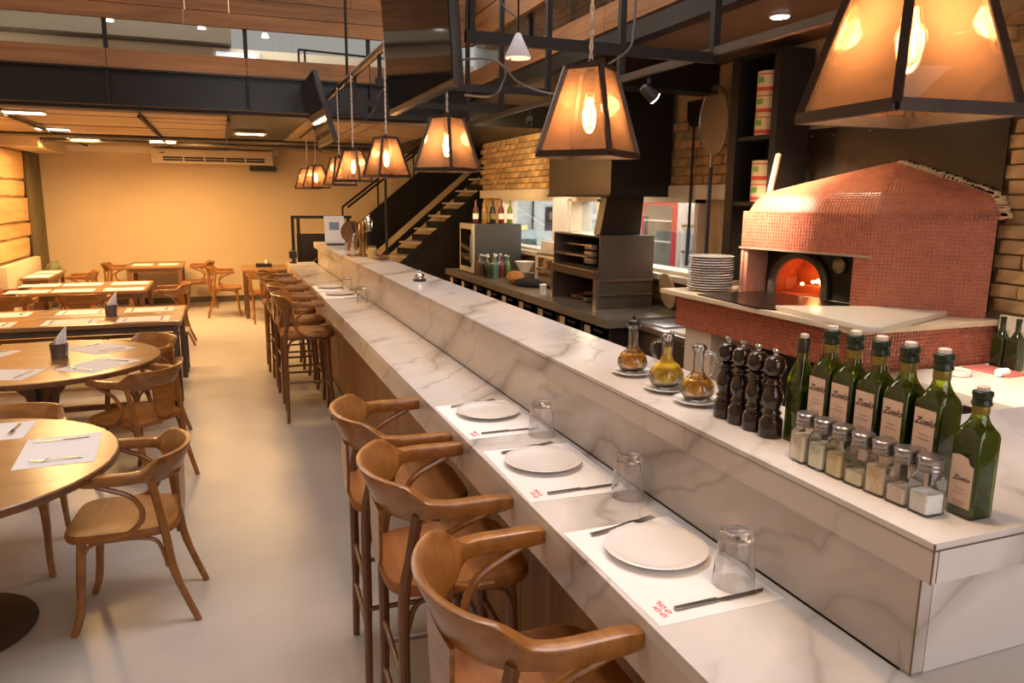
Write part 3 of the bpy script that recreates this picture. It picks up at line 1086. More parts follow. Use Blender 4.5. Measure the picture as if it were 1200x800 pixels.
RED = mat('red_print', (.70, .05, .08), .8)
bars = MB()
for row, (dx, n_) in enumerate(((0, 4), (.016, 5))):
    for i in range(n_):
        yy = -.195 + i * .0105 + (.008 if row else 0)
        xx = -.128 + dx
        bars.box(xx, xx + .012, yy, yy + .0025, .0012, .0015)
        bars.box(xx + (.004 if i % 2 else .009), xx + (.0065 if i % 2 else .0115), yy, yy + .008, .0012, .0015)
        if i % 3 != 1:
            bars.box(xx, xx + .012, yy + .0065, yy + .0085, .0012, .0015)
PRINT = bars.mesh('red_print', RED, False)

NM = ['nearest', 'second nearest', 'third nearest']
PLP = [(.905, 1.41), (.892, 2.05), (.911, 2.63)]
g = 'place settings along the bar'
plate = MB()
PR = [(.06, .0), (.065, .004), (.075, .004), (.10, .008), (.1205, .016), (.1215, .0175), (.120, .0185), (.10, .0115), (.075, .008), (.03, .0072), (.0, .0072)]
PLATE = MB().lathe(PR, 56, cap=False).mesh('plate', CERAM, ang=60)


def tumbler_mesh():
    # upside down: rim on the table, thick base on top
    out = [(.0455, 0), (.0455, .003), (.043, .035), (.0395, .075), (.0355, .112), (.034, .120), (.028, .1235), (.0, .1235)]
    inn = [(.0, .098), (.026, .099), (.0305, .102), (.0335, .095), (.037, .07), (.041, .03), (.0432, 0)]
    n = 40
    mb = MB()
    prof = out + inn
    vs, fs = [], []
    for r_, z_ in prof:
        for i in range(n):
            a = 2 * PI * i / n
            f = 1.0
            if .02 < z_ < .115 and r_ > .02:
                f = 1 + .030 * math.cos(9 * a) * (1 if z_ > .05 else .1)
            vs.append((max(r_, .0006) * f * math.cos(a), max(r_, .0006) * f * math.sin(a), z_))
    m = len(prof)
    for j in range(m):
        k = (j + 1) % m
        if j in (len(out) - 1,):
            continue
        for i in range(n):
            q = (i + 1) % n
            fs.append((j * n + i, j * n + q, k * n + q, k * n + i))
    return mb.add(vs, fs)


def real_glass(name, col, ior=1.45):
    m = bpy.data.materials.new(name)
    m.use_nodes = True
    b = m.node_tree.nodes['Principled BSDF']
    b.inputs['Base Color'].default_value = tuple(col) + (1,)
    b.inputs['Transmission Weight'].default_value = 1.0
    b.inputs['Roughness'].default_value = 0.0
    b.inputs['IOR'].default_value = ior
    n = m.node_tree.nodes
    l = m.node_tree.links
    # let light through in shadows so the rear of the glass does not go black
    tr = n.new('ShaderNodeBsdfTransparent'); tr.inputs[0].default_value = tuple(min(1, c ** .6) for c in col) + (1,)
    mx = n.new('ShaderNodeMixShader'); mx.inputs[0].default_value = .15
    l.new(b.outputs[0], mx.inputs[1]); l.new(tr.outputs[0], mx.inputs[2])
    l.new(mx.outputs[0], n['Material Output'].inputs[0])
    return m


CLEAR = real_glass('clear_glass', (.97, .97, .97))
TUMB = tumbler_mesh().mesh('tumbler', CLEAR, ang=50)
GPOS = [(.985, 1.225), (1.013, 1.735), (1.003, 2.325)]
for i, (x, y) in enumerate(PLP):
    o = tag(obj('placemat', MATL, None, (.895, y - .055, CT), (0, 0, random.uniform(-.03, .03))), '%s white paper placemat on the marble bar counter' % NM[i], 'placemat', 'placemats on the bar')
    obj('red_print', PRINT, o)
    tag(obj('plate', PLATE, None, (x, y, CT + .0012)), '%s round white plate on the marble bar counter' % NM[i], 'plate', 'plates on the bar')
    fork(.80, y + .125, CT + .0012, .16, 'fork lying beyond the %s plate on the bar' % NM[i], 'forks on the bar')
    knife(.805, y - .235, CT + .0012, .01, 'knife lying before the %s plate on the bar' % NM[i], 'knives on the bar')
    tag(obj('tumbler', TUMB, None, (GPOS[i][0], GPOS[i][1], CT + .0012), (0, 0, i)), '%s upturned clear tumbler on the bar counter' % NM[i], 'glass', 'upturned tumblers on the bar')
FARP = [(.90, 6.47, 'nearer of two plates at the far end of the bar counter', 'nearer of two placemats in the far bar settings'), (.89, 6.98, 'farther of two plates at the far end of the bar counter', 'farther of two placemats in the far bar settings')]
for x, y, lb, lm_ in FARP:
    tag(obj('placemat', MATL, None, (.895, y - .03, CT)), lm_, 'placemat', 'placemats on the bar')
    tag(obj('plate', PLATE, None, (x, y, CT + .0012)), lb, 'plate', 'plates on the bar')
tag(obj('tumbler', TUMB, None, (1.0, 6.72, CT + .0012)), 'upturned tumbler between the two far plates on the bar', 'glass', 'upturned tumblers on the bar')
tag(obj('tumbler', TUMB, None, (1.0, 5.95, CT)), 'lone upturned tumbler before the far bar settings', 'glass', 'upturned tumblers on the bar')
knife(.90, 6.20, CT, .1, 'knife lying just before the far bar settings', 'knives on the bar')


def setting(x, y, rz, label, cut=True, g='placemats on the dining tables'):
    tag(obj('placemat', MATM, None, (x, y, TT), (0, 0, rz)), 'white paper placemat ' + label, 'placemat', g)
    if cut:
        c, s = math.cos(rz), math.sin(rz)
        for nm, dy, fn in (('fork', .15, fork), ('knife', -.15, knife)):
            px, py = x - .10 * c - dy * s, y - .10 * s + dy * c
            fn(px, py, TT + .0012, rz, nm + ' on the placemat ' + label, 'cutlery on the dining tables')


setting(-.725, 3.65, PI + .06, 'before the foreground armchair on the nearer round table')
setting(-1.13, 4.04, PI / 2 * -1, 'on the far side of the nearer round table')
setting(-1.62, 3.45, 0, 'at the left of the nearer round table')
setting(-.82, 5.50, PI - .66, 'on the right front of the farther round table')
setting(-.90, 6.12, PI + .71, 'on the right rear of the farther round table')
setting(-1.36, 5.38, 1.3, 'on the left front of the farther round table')
setting(-1.62, 6.05, -.4, 'on the left rear of the farther round table')
for i, x in enumerate((-.72, -1.30, -1.95)):
    for j, y in enumerate((7.50, 8.12)):
        setting(x, y, PI / 2 if j == 0 else -PI / 2, 'on the long table, %s in the %s row' % (('first from the right', 'second from the right', 'third from the right')[i], ('near', 'far')[j]))
for i, x in enumerate((-1.15, -1.68, -2.15)):
    for j, y in enumerate((10.05, 10.72)):
        setting(x, y, PI / 2, 'on the second long table, %s in the %s row' % (('first from the right', 'second from the right', 'third from the right')[i], ('near', 'far')[j]), False)
setting(-1.25, 13.6, 0, 'at the left of the small far wall table', False)
setting(-.87, 13.6, 0, 'at the right of the small far wall table', False)
setting(-2.41, 12.0, 0, 'at the near end of the corner table', False)
setting(-2.41, 12.6, 0, 'at the far end of the corner table', False)


def napkin_bucket(x, y, label):
    t = thing('napkin_bucket', label, 'napkin holder', (x, y, TT), .4)
    mk('bucket', MB().lathe([(.048, 0), (.05, .002), (.058, .10), (.060, .104), (.057, .104), (.054, .09), (.045, .006)], 24, cap=False), mat('galvanised_metal', (.20, .185, .18), .4, .8, .2, 8), t)
    mk('bucket_floor', MB().lathe([(.047, .001), (.047, .004)], 24), STEEL, t)
    nb = MB()
    for k in range(7):
        o = -.03 + k * .010
        h = .15 + .012 * k
        nb.add([(o, -.042, .02), (o, .042, .02), (o + .012, .05, h - .035), (o + .012, -.035, h), (o + .005, -.042, .02), (o + .005, .042, .02), (o + .018, .05, h - .035), (o + .018, -.035, h)],
               [(0, 1, 2, 3), (4, 7, 6, 5), (0, 4, 5, 1), (1, 5, 6, 2), (2, 6, 7, 3), (3, 7, 4, 0)])
    mk('paper_napkins', nb, PAPER, t, False)


napkin_bucket(-1.10, 5.83, 'grey metal bucket of white napkins on the farther round table')
napkin_bucket(-1.02, 7.82, 'grey metal bucket of white napkins on the long table')
t = thing('cutlery_caddy', 'small dark cutlery caddy on the square table by the bar end', 'caddy', (.58, 12.75, TT))
mk('caddy_tray', MB().box(-.12, .12, -.08, .08, 0, .05), BLACK, t, True, .006)
mk('caddy_jar', MB().lathe([(.025, .05), (.03, .09), (.02, .11)], 14, (.05, 0)), CERAM, t)

# ================================================================== OBJECTS ON THE LEDGE
SAU = MB().lathe([(.03, 0), (.045, .003), (.062, .010), (.0635, .012), (.062, .0135), (.045, .008), (.0, .0065)], 36, cap=False).mesh('saucer', CERAM, ang=60)
DKLID = mat('black_stopper', (.015, .013, .012), .4)


def cruet(x, y, r_, h, stop, handle, label, oil):
    t = thing('oil_cruet', label, 'cruet', (x, y, LT + .0085), 0, 'oil cruets on saucers')
    zb = r_ * .92
    body = [(.0, .0), (r_ * .55, .0), (r_ * .82, .008), (r_ * .98, zb * .5), (r_, zb * .72), (r_ * .95, zb * 1.0), (r_ * .78, zb * 1.32), (r_ * .52, zb * 1.58), (.017, zb * 1.85), (.0145, zb * 2.05), (.0145, h * .86), (.016, h * .93), (.021, h * .97), (.0215, h)]
    inner = [(rr - .0022 if rr > .01 else 0, z_ + (.003 if z_ < .01 else 0)) for rr, z_ in body]
    mb = MB().lathe(body + inner[::-1], 32, cap=False)
    mk('bottle_body', mb, CLEARTHIN, t, ang=60)
    top = zb * 1.45 if not stop == 'full' else h * .78
    liq = [(0.0, .0045)] + [(rr - .003, z_ + .0035) for rr, z_ in body[1:] if z_ < top - .004 and rr > .01]
    liq.append((max(.010, liq[-1][0] * (.86 if stop != 'full' else 1)), top))
    liq.append((0, top))
    mk('oil', MB().lathe(liq, 28, cap=False), oil, t, ang=60)
    if stop == 'cap':
        mk('stopper', MB().lathe([(.013, h - .012), (.018, h), (.0185, h + .010), (.012, h + .014), (.004, h + .016), (.006, h + .022), (.003, h + .027)], 16), DKLID, t)
    else:
        mk('stopper', MB().lathe([(.012, h - .012), (.016, h), (.017, h + .005), (.010, h + .008)], 16), CHROME, t)
    if handle:
        s = handle
        mk('handle', MB().tube(smooth_path([(s * .014, 0, h * .88), (s * .034, 0, h * .90), (s * .045, 0, h * .78), (s * .038, 0, h * .65), (s * .03, 0, zb * 1.62)], 5), .0042, 8), CLEARTHIN, t)
        t.rotation_euler.z = -.55
    return t


CLEARTHIN = glass('thin_clear_glass', (.97, .97, .96), gloss=.08)


def liquid(name, col, sp):
    m, n, l, b = nt(name)
    mp = coords(n, l, (45, 45, 45))
    no = n.new('ShaderNodeTexNoise'); no.inputs['Scale'].default_value = 1; no.inputs['Detail'].default_value = 6
    l.new(mp.outputs[0], no.inputs['Vector'])
    r_ = ramp(n, [(.36, sp), (.52, col), (.72, [min(1, c * 1.35) for c in col])])
    l.new(no.outputs['Fac'], r_.inputs[0])
    l.new(r_.outputs[0], b.inputs['Base Color'])
    b.inputs['Roughness'].default_value = .12
    b.inputs['Subsurface Weight'].default_value = .5
    b.inputs['Subsurface Radius'].default_value = (.04, .025, .006)
    b.inputs['Subsurface Scale'].default_value = .6
    return m


OIL1 = liquid('amber_herb_oil', (.72, .36, .04), (.34, .13, .02))
OIL2 = liquid('golden_oil', (.80, .56, .05), (.55, .33, .03))
OIL3 = liquid('pepper_flake_oil', (.74, .42, .04), (.40, .14, .02))
CR = [(1.170, 2.005, .047, .150, 'cap', 0, 'amber oil cruet with a black stopper, farthest of the three', OIL1),
      (1.160, 1.795, .050, .150, 'full', -1, 'golden oil cruet filled to the neck, middle of the three', OIL2),
      (1.165, 1.650, .046, .145, 'low', 1, 'spiced oil cruet with a steel spout, beside the pepper mills', OIL3)]
SL = ['saucer under the black stoppered oil cruet', 'saucer under the golden oil cruet', 'saucer under the oil cruet beside the pepper mills']
for i, c in enumerate(CR):
    cruet(*c)
    tag(obj('saucer', SAU, None, (c[0], c[1], LT)), 'white ' + SL[i], 'saucer', 'saucers on the ledge')

MILLM = mat('dark_varnished_wood', (.016, .005, .0035), .16, 0, .3, 8, coat=.35)
mill0 = thing('pepper_mill', 'dark turned pepper mill, farthest left of the row of four', 'pepper mill', (1.155, 1.515, LT), 0, 'pepper mills on the ledge')
mk('mill_body', MB().lathe([(.027, 0), (.028, .003), (.0275, .038), (.0255, .043), (.0215, .047), (.0195, .052), (.0225, .055), (.0225, .059), (.0175, .063), (.0185, .070), (.0235, .083), (.025, .094), (.022, .106), (.0155, .117), (.0135, .121), (.018, .1235), (.0195, .1265), (.018, .1295), (.0145, .132), (.0155, .136), (.019, .139), (.017, .141)], 32), MILLM, mill0, ang=70)
mk('mill_head', MB().lathe([(.013, .142), (.019, .147), (.0245, .158), (.025, .168), (.022, .180), (.015, .188), (.006, .191)], 32), MILLM, mill0, ang=70)
mk('steel_knob', MB().lathe([(.005, .190), (.0045, .196), (.0075, .199), (.008, .203), (.0055, .207)], 16), CHROME, mill0)
for i, (x, y) in enumerate([(1.155, 1.459), (1.156, 1.404), (1.158, 1.347)]):
    dup(mill0, (x, y, LT), 0, 'dark turned pepper mill, ' + ['second from the left of the row of four', 'third from the left of the row of four', 'nearest the dark oil bottle, last of the four'][i])

# ---- olive oil bottles
GREEN = glass('green_bottle_glass', (.55, .66, .08), gloss=.14)
OLIVE = mat('dark_oil', (.11, .14, .012), .12, 0, .1, 20)
LABEL = mat('pale_label', (.62, .47, .38), .7, 0, .03, 30)
INK = mat('label_ink', (.05, .025, .02), .8)
GOLD = mat('gold_foil', (.27, .215, .05), .35, .7, .1, 10)
CAPG = mat('dark_green_cap', (.006, .016, .005), .35)


def sq_ring(w, r_, z_, n=4):
    return [(p[0], p[1], z_) for p in rrect(-w, w, -w, w, r_, n)]


def loft(rings, cap=True):
    mb = MB()
    k = len(rings[0])
    vs = [p for r_ in rings for p in r_]
    fs = []
    for i in range(len(rings) - 1):
        for j in range(k):
            q = (j + 1) % k
            fs.append((i * k + j, i * k + q, (i + 1) * k + q, (i + 1) * k + j))
    if cap:
        fs.append(tuple(range(k - 1, -1, -1)))
        fs.append(tuple((len(rings) - 1) * k + j for j in range(k)))
    return mb.add(vs, fs)


def oil_bottle(x, y, label, rz=0, torn=False, lw=.0225):
    t = thing('olive_oil_bottle', label, 'bottle', (x, y, LT), rz, 'olive oil bottles on the ledge')
    w = .0285
    R = [sq_ring(w - .003, .006, 0), sq_ring(w, .007, .003), sq_ring(w, .007, .166), sq_ring(w * .97, .012, .175), sq_ring(w * .86, .0195, .184), sq_ring(w * .66, .0175, .194), sq_ring(.0155, .0153, .203), sq_ring(.0142, .0141, .209), sq_ring(.0140, .0139, .243)]
    mk('bottle_body', loft(R), GREEN, t, ang=50)
    Q = [[(p[0] * .90, p[1] * .90, p[2] * 1.0 + (.004 if p[2] < .01 else 0)) for p in r_] for r_ in R[1:5]]
    mk('oil', loft(Q), OLIVE, t, ang=50)
    mk('neck_foil', MB().lathe([(.0147, .211), (.0149, .212), (.0149, .229), (.0147, .230)], 20, cap=False), GOLD, t)
    mk('cap', MB().lathe([(.0158, .228), (.0175, .230), (.0175, .234), (.016, .236), (.016, .246), (.0175, .248), (.0172, .256), (.013, .258)], 20), CAPG, t)
    mk('pourer', MB().lathe([(.011, .258), (.011, .265), (.009, .2665)], 16), mat('clear_plastic', (.55, .50, .48), .4), t)
    z0, z1 = (.022, .128) if torn else (.022, .158)
    lb = [(-lw, z0), (lw, z0), (lw, z1), (-lw, z1)]
    if torn:
        lb = [(-lw, z0), (lw, z0), (lw, z1 - .020), (lw * .62, z1 - .016), (lw * .45, z1 - .004), (-lw * .3, z1), (-lw, z1 - .003)]
    # label on the -X face; u runs toward -Y as seen from -X
    M = Matrix(((0, 0, -1, -w - .0004), (-1, 0, 0, 0), (0, 1, 0, 0), (0, 0, 0, 1)))
    lo = mk('label', MB().prism(lb, 0, .0005, M), LABEL, t, False)
    zz = z1 - .028 if not torn else z1 - .052
    tm = obj('label_lettering', ZME if not torn else ZME2, lo)
    tm.matrix_local = Matrix(((0, 0, -1, -w - .0010), (-1, 0, 0, 0), (0, 1, 0, zz), (0, 0, 0, 1)))
    ln = MB()
    for k, (ww, dz) in enumerate(((.010, -.018), (.013, -.026), (.013, -.042), (.012, -.046), (.009, -.050))):
        if zz + dz > z0:
            ln.prism([(-ww, zz + dz), (ww, zz + dz), (ww, zz + dz + .0012), (-ww, zz + dz + .0012)], 0, .0004, Matrix(((0, 0, -1, -w - .0009), (-1, 0, 0, 0), (0, 1, 0, 0), (0, 0, 0, 1))))
    mk('small_print', ln, mat('faded_print', (.38, .20, .15), .8), lo, False)
    return t


ZME = text_mesh('label_lettering', 'Zuelo', .0180, INK, .5, .0002, offset=.0003)
ZME2 = text_mesh('label_lettering', 'Zuelo', .0140, INK, .35, .0002, offset=.0002)
DB = thing('dark_oil_bottle', 'slim dark oil bottle between the pepper mills and green bottles', 'bottle', (1.193, 1.300, LT))
mk('bottle_body', loft([sq_ring(.021, .006, 0), sq_ring(.0225, .007, .003), sq_ring(.0225, .007, .145), sq_ring(.019, .013, .165), sq_ring(.0125, .0124, .190), sq_ring(.0118, .0117, .235)]), GREEN, DB, ang=50)
mk('oil', loft([sq_ring(.019, .006, .005), sq_ring(.020, .006, .12)]), OLIVE, DB)
mk('cap', MB().lathe([(.013, .205), (.0135, .236), (.012, .238)], 18), DKLID, DB)
mk('pourer', MB().lathe([(.009, .238), (.009, .245), (.007, .247)], 14), MATS.get('clear_plastic') or mat('clear_plastic', (.55, .50, .48), .4), DB)
OB = [(1.205, 1.232), (1.205, 1.168), (1.205, 1.102), (1.207, 1.036), (1.21, .966)]
for i, (x, y) in enumerate(OB):
    oil_bottle(x, y, 'square green oil bottle behind the shakers, %s in its row' % ('first from left', 'second from left', 'middle one', 'fourth from left', 'fifth from left')[i], random.uniform(-.06, .06)).scale = (1.02, 1.02, 1.035)
oil_bottle(1.188, .868, 'green oil bottle with a torn label, standing at the counter corner', 0, True).scale = (.93, .93, .865)

# ---- shakers
JAR = glass('shaker_glass', (.96, .965, .96), gloss=.10)
FILL = [(.052, (.72, .60, .50), 'pink salt'), (.048, (.78, .68, .56), 'pale salt'), (.044, (.66, .52, .30), 'grainy spice'), (.026, (.72, .60, .44), 'a little salt'), (.050, (.74, .54, .38), 'orange salt'), (.030, (.62, .50, .42), 'cloves and salt'), (.036, (.84, .80, .76), 'white salt')]
for i in range(7):
    x, y = 1.112 + .002 * i, 1.185 - i * .0475
    o_ = ['first', 'second', 'third', 'middle', 'fifth', 'sixth', 'last'][i]
    t = thing('salt_shaker', '%s glass shaker from the left, holding %s, steel lid' % (o_, FILL[i][2]) if i < 6 else 'glass shaker of white salt beside the torn label bottle', 'shaker', (x, y, LT), random.uniform(-.12, .12), 'glass shakers with steel lids')
    t.scale = (1.07, 1.07, 1.09)
    w = .0215
    mk('jar_body', loft([sq_ring(w - .002, .005, 0, 3), sq_ring(w, .006, .003, 3), sq_ring(w, .006, .054, 3), sq_ring(w * .93, .010, .062, 3), sq_ring(.0180, .0175, .069, 3), sq_ring(.0170, .0169, .076, 3)]), JAR, t, ang=50)
    h, c, nm = FILL[i]
    mk('contents', loft([sq_ring(w - .0035, .005, .004, 3), sq_ring(w - .003, .005, h - .004, 3), sq_ring(w - .0035, .005, h, 3)]), mat('fill_' + nm.replace(' ', '_'), [min(.95, q * 1.3 + .06) for q in c], .9, 0, .12, 160), t)
    mk('lid', MB().lathe([(.0185, .071), (.0198, .072), (.0198, .0755), (.0188, .077), (.0198, .0785), (.0198, .082), (.0188, .0835), (.0200, .085), (.0200, .0935), (.0175, .096), (.006, .0965)], 24), mat('lid_steel', (.33, .31, .31), .30, .95, .1, 20), t, ang=40)

# ---- far end of the ledge
t = thing('menu_stand', 'white menu card with a blue print standing on the far ledge', 'menu stand', (1.20, 8.85, LT), .12)
M = Matrix.Rotation(-.12, 4, 'X')
mk('card', MB().box(-.115, .115, -.004, .004, .02, .33, M), PAPER, t, False)
mk('blue_print', MB().box(-.06, .055, -.0055, -.0042, .17, .26, M), mat('blue_print', (.22, .32, .42), .8, 0, .3, 25), t, False)
mk('base', MB().box(-.10, .10, -.05, .05, 0, .02), mat('dark_base', (.06, .05, .05), .4), t, True, .004)
BRASS = mat('aged_brass', (.32, .19, .065), .22, .95, .25, 9)
t = thing('beer_tap', 'brass beer tap tower with a dark handle on the far ledge', 'beer tap', (1.215, 7.10, LT))
mk('tower', MB().lathe([(.065, 0), (.065, .012), (.045, .02), (.036, .05), (.034, .20), (.042, .215), (.042, .235), (.036, .25), (.03, .30), (.015, .325), (.008, .34)], 28), BRASS, t)
mk('spout', MB().tube(smooth_path([(-.03, -.02, .20), (-.07, -.04, .21), (-.095, -.055, .19), (-.10, -.058, .14)], 4), .010, 10), CHROME, t)
mk('tap_handle', MB().lathe([(.006, 0), (.012, .03), (.014, .08), (.010, .10), (.004, .105)], 14), BLACK, t, loc=(-.08, -.045, .22), rot=(.2, -.3, 0))
mk('drip_tray', MB().box(-.15, .15, -.16, .08, 0, .012), BRASS, t, True, .003)
t = thing('round_basket', 'round brown basket lid leaning behind the beer tap', 'basket', (1.24, 7.9, LT))
mk('rim', MB().tube([(.10 * math.cos(a * PI / 12), 0, .19 + .10 * math.sin(a * PI / 12)) for a in range(24)], .014, 8, True), mat('wicker', (.16, .075, .03), .7, 0, .3, 30), t)
mk('face', MB().prism([(.10 * math.cos(a * PI / 12), .10 * math.sin(a * PI / 12)) for a in range(24)], -.008, .008, Matrix.Translation((0, 0, .19)) @ Matrix.Rotation(PI / 2, 4, 'X')), mat('wicker', (.16, .075, .03)), t)
mk('stand', MB().box(-.05, .05, -.03, .03, 0, .10), WOODDK, t)
t = thing('steel_jug', 'small steel shaker on a dark stand right of the beer tap', 'jug', (1.305, 7.3, LT))
mk('stand', MB().lathe([(.05, 0), (.05, .01), (.012, .02), (.012, .2), (.03, .22)], 18), STEEL, t)
mk('jug_body', MB().lathe([(.03, .22), (.038, .23), (.045, .31), (.03, .34), (.014, .36), (.014, .375)], 20), CHROME, t)
t = thing('small_bottle', 'small clear bottle left of the beer tap on the far ledge', 'bottle', (1.125, 7.15, LT))
mk('bottle_body', MB().lathe([(.022, 0), (.023, .06), (.010, .085), (.010, .11)], 18), mat('frosted_glass', (.6, .5, .4), .2), t)
mk('cap', MB().lathe([(.011, .11), (.011, .125)], 14), CHROME, t)
t = thing('sauce_jar', 'pale labelled jar in front of the beer tap', 'jar', (1.24, 6.78, LT))
mk('jar_body', MB().lathe([(.04, 0), (.042, .005), (.042, .09), (.034, .10)], 20), mat('pale_oil', (.45, .33, .12), .2), t)
mk('lid', MB().lathe([(.036, .10), (.036, .115)], 20), BRASS, t)
t = thing('service_bell', 'round steel service bell on the marble ledge', 'bell', (1.19, 4.82, LT))
mk('bell_base', MB().lathe([(.042, 0), (.043, .004), (.043, .012), (.036, .016)], 28), BLACK, t)
mk('dome', MB().lathe([(.038, .018), (.037, .028), (.030, .043), (.017, .053), (.004, .056)], 28), CHROME, t, ang=60)
mk('button', MB().lathe([(.003, .056), (.003, .066), (.007, .067), (.006, .072)], 14), CHROME, t)
t = thing('serving_pan', 'dark shallow oval tray on the far right of the ledge', 'tray', (1.29, 6.62, LT))
mk('tray_rim', MB().tube([(.055 * math.cos(a * PI / 14), .13 * math.sin(a * PI / 14), .028) for a in range(28)], .009, 8, True), WOODDK, t)
mk('tray_floor', MB().prism([(.055 * math.cos(a * PI / 14), .13 * math.sin(a * PI / 14)) for a in range(28)], 0, .02), WOODDK, t)
t = thing('counter_dark_object', 'small unidentified dark object standing at the far left end of the bar', 'object', (.80, 9.8, CT))  # unidentified black object, given a made-up lantern shape
mk('dark_object_base', MB().lathe([(.045, 0), (.045, .015), (.015, .02), (.015, .05), (.04, .06)], 16), BLACK, t)
mk('dark_object_head', MB().box(-.045, .045, -.045, .045, .06, .15), BLACK, t, True, .008)
mk('ring', MB().tube([(.025 * math.cos(a * PI / 8), 0, .165 + .025 * math.sin(a * PI / 8)) for a in range(16)], .004, 6, True), BLACK, t)

# ================================================================== PENDANT LAMPS
AMBER = glass('amber_pane', (.90, .76, .64), gloss=.14, mixd=.055, dcol=(.62, .38, .24))
FRAMEM = mat('bronze_frame', (.050, .034, .028), .42, .7, .25, 12)
BULBG = glass('bulb_glass', (1.0, .86, .62), gloss=.10)
FIL = emis('filament', (1.0, .66, .26), 60)
CORDM = mat('rope_cord', (.50, .43, .36), .8, 0, .4, 90)
PIPEZ = 2.87


def pendant(x, y, zb, rz, label, first):
    g_ = 'amber glass pendant lamps over the bar'
    t = thing('pendant_lamp', label, 'pendant lamp', (x, y, zb), rz, g_)
    B, T, H = .115, .055, .25
    fr = []
    cb = [(-B, -B, 0), (B, -B, 0), (B, B, 0), (-B, B, 0)]
    ct = [(-T, -T, H), (T, -T, H), (T, T, H), (-T, T, H)]
    for i in range(4):
        j = (i + 1) % 4
        mk('frame_bar', MB().bar(cb[i], ct[i], .014, .014), FRAMEM, t, False)
        mk('frame_bar', MB().bar(cb[i], cb[j], .014, .018), FRAMEM, t, False)
        mk('frame_bar', MB().bar(ct[i], ct[j], .014, .014), FRAMEM, t, False)
        a, b, c, d = [Vector(q) for q in (cb[i], cb[j], ct[j], ct[i])]
        nrm = (b - a).cross(d - a).normalized() * .0015
        k = .96
        cen = (a + b + c + d) / 4
        q = [cen + (v - cen) * k for v in (a, b, c, d)]
        mk('pane', MB().add([v + nrm for v in q] + [v - nrm for v in q], [(0, 1, 2, 3), (7, 6, 5, 4), (0, 4, 5, 1), (1, 5, 6, 2), (2, 6, 7, 3), (3, 7, 4, 0)]), AMBER, t, False)
    mk('top_plate', MB().box(-T + .008, T - .008, -T + .008, T - .008, H - .004, H + .004), FRAMEM, t, False)
    mk('socket', MB().lathe([(.010, H - .004), (.018, H - .010), (.018, H - .06), (.015, H - .070)], 18), FRAMEM, t)
    b = mk('bulb', MB().lathe([(.013, H - .070), (.015, H - .08), (.024, H - .112), (.029, H - .140), (.027, H - .162), (.016, H - .182), (.004, H - .19)], 20), BULBG, t, ang=60)
    f = MB()
    for q in range(4):
        a = q * PI / 2 + .4
        f.tube([(.005 * math.cos(a), .005 * math.sin(a), H - .085), (.012 * math.cos(a), .012 * math.sin(a), H - .125), (.009 * math.cos(a), .009 * math.sin(a), H - .165)], .0028, 5)
    mk('filament', f, FIL, b)
    L = PIPEZ - .03 - zb
    pts = []
    cord = MB()
    for s in (0, PI):
        cord.tube([(.0035 * math.cos(s + k * .9), .0035 * math.sin(s + k * .9), H + .004 + (L - H) * k / 60) for k in range(61)], .0038, 5)
    mk('cord', cord, CORDM, t)
    mk('canopy', MB().lathe([(.012, H + .004), (.010, H + .02), (.004, H + .028)], 14), FRAMEM, t)
    l = lamp('pendant_glow', 'POINT', (x, y, zb + H - .13), 15, (1.0, .74, .50), rad=.03)
    return t


LP = [(1.05, .965, 1.992, -.10, 'largest amber glass pendant lamp, cut by the top right frame edge'),
      (1.05, 2.11, 1.985, .70, 'second nearest pendant lamp, in front of the black hood'),
      (1.05, 3.66, 1.990, .62, 'third nearest pendant lamp, just below the large screen'),
      (1.05, 5.13, 1.995, .30, 'fourth nearest pendant lamp, left of the stairs top'),
      (1.05, 6.50, 1.990, .95, 'fifth nearest pendant lamp, overlapping its neighbour'),
      (1.05, 7.30, 1.970, .25, 'sixth nearest pendant lamp, behind the fifth'),
      (1.05, 9.20, 1.965, .4, 'seventh pendant lamp, right one of the farthest pair'),
      (1.05, 10.1, 1.965, .7, 'farthest pendant lamp, left end of the row')]
for i, a in enumerate(LP):
    pendant(*a, first=(i == 0))

# ---- hanging pipe grid, track, cables
pg = thing('pipe_rack', 'black hanging pipe rack carrying the pendant lamps and spotlights', 'rack', (0, 0, 0))
mk('lamp_pipe', MB().tube([(1.10, .2, PIPEZ), (1.10, 8.42, PIPEZ)], .030, 12), mat('grey_pipe', (.13, .11, .10), .35, .7, .2, 5), pg)
mk('lamp_pipe', MB().tube([(1.06, 8.6, 2.655), (1.06, 11.0, 2.655)], .015, 10), STEEL, pg)
for y, z_ in ((3.42, 2.57), (5.55, 2.66), (6.6, 2.64), (7.6, 2.64)):
    mk('cross_bar', MB().bar((1.07, y, z_), (2.40, y, z_), .035, .05), STEEL, pg, False)
    mk('hanger', MB().bar((2.40, y, z_), (2.40, y, 3.9), .04, .04), STEEL, pg, False)
    mk('hanger', MB().bar((1.10, y, z_ - .02), (1.10, y, PIPEZ + .03), .025, .025), STEEL, pg, False)
mk('spot_track', MB().bar((2.40, .6, 2.60), (2.40, 8.3, 2.60), .035, .04), mat('track_brown', (.075, .055, .04), .4, .4), pg, False)
for y in (2.2, 4.4):
    mk('hanger', MB().bar((2.40, y, 2.6), (2.40, y, 3.9), .04, .04), STEEL, pg, False)
for y in (1.2, 5.0, 7.0):
    mk('hanger', MB().tube([(1.10, y, PIPEZ), (1.10, y, HC)], .012, 8), STEEL, pg)


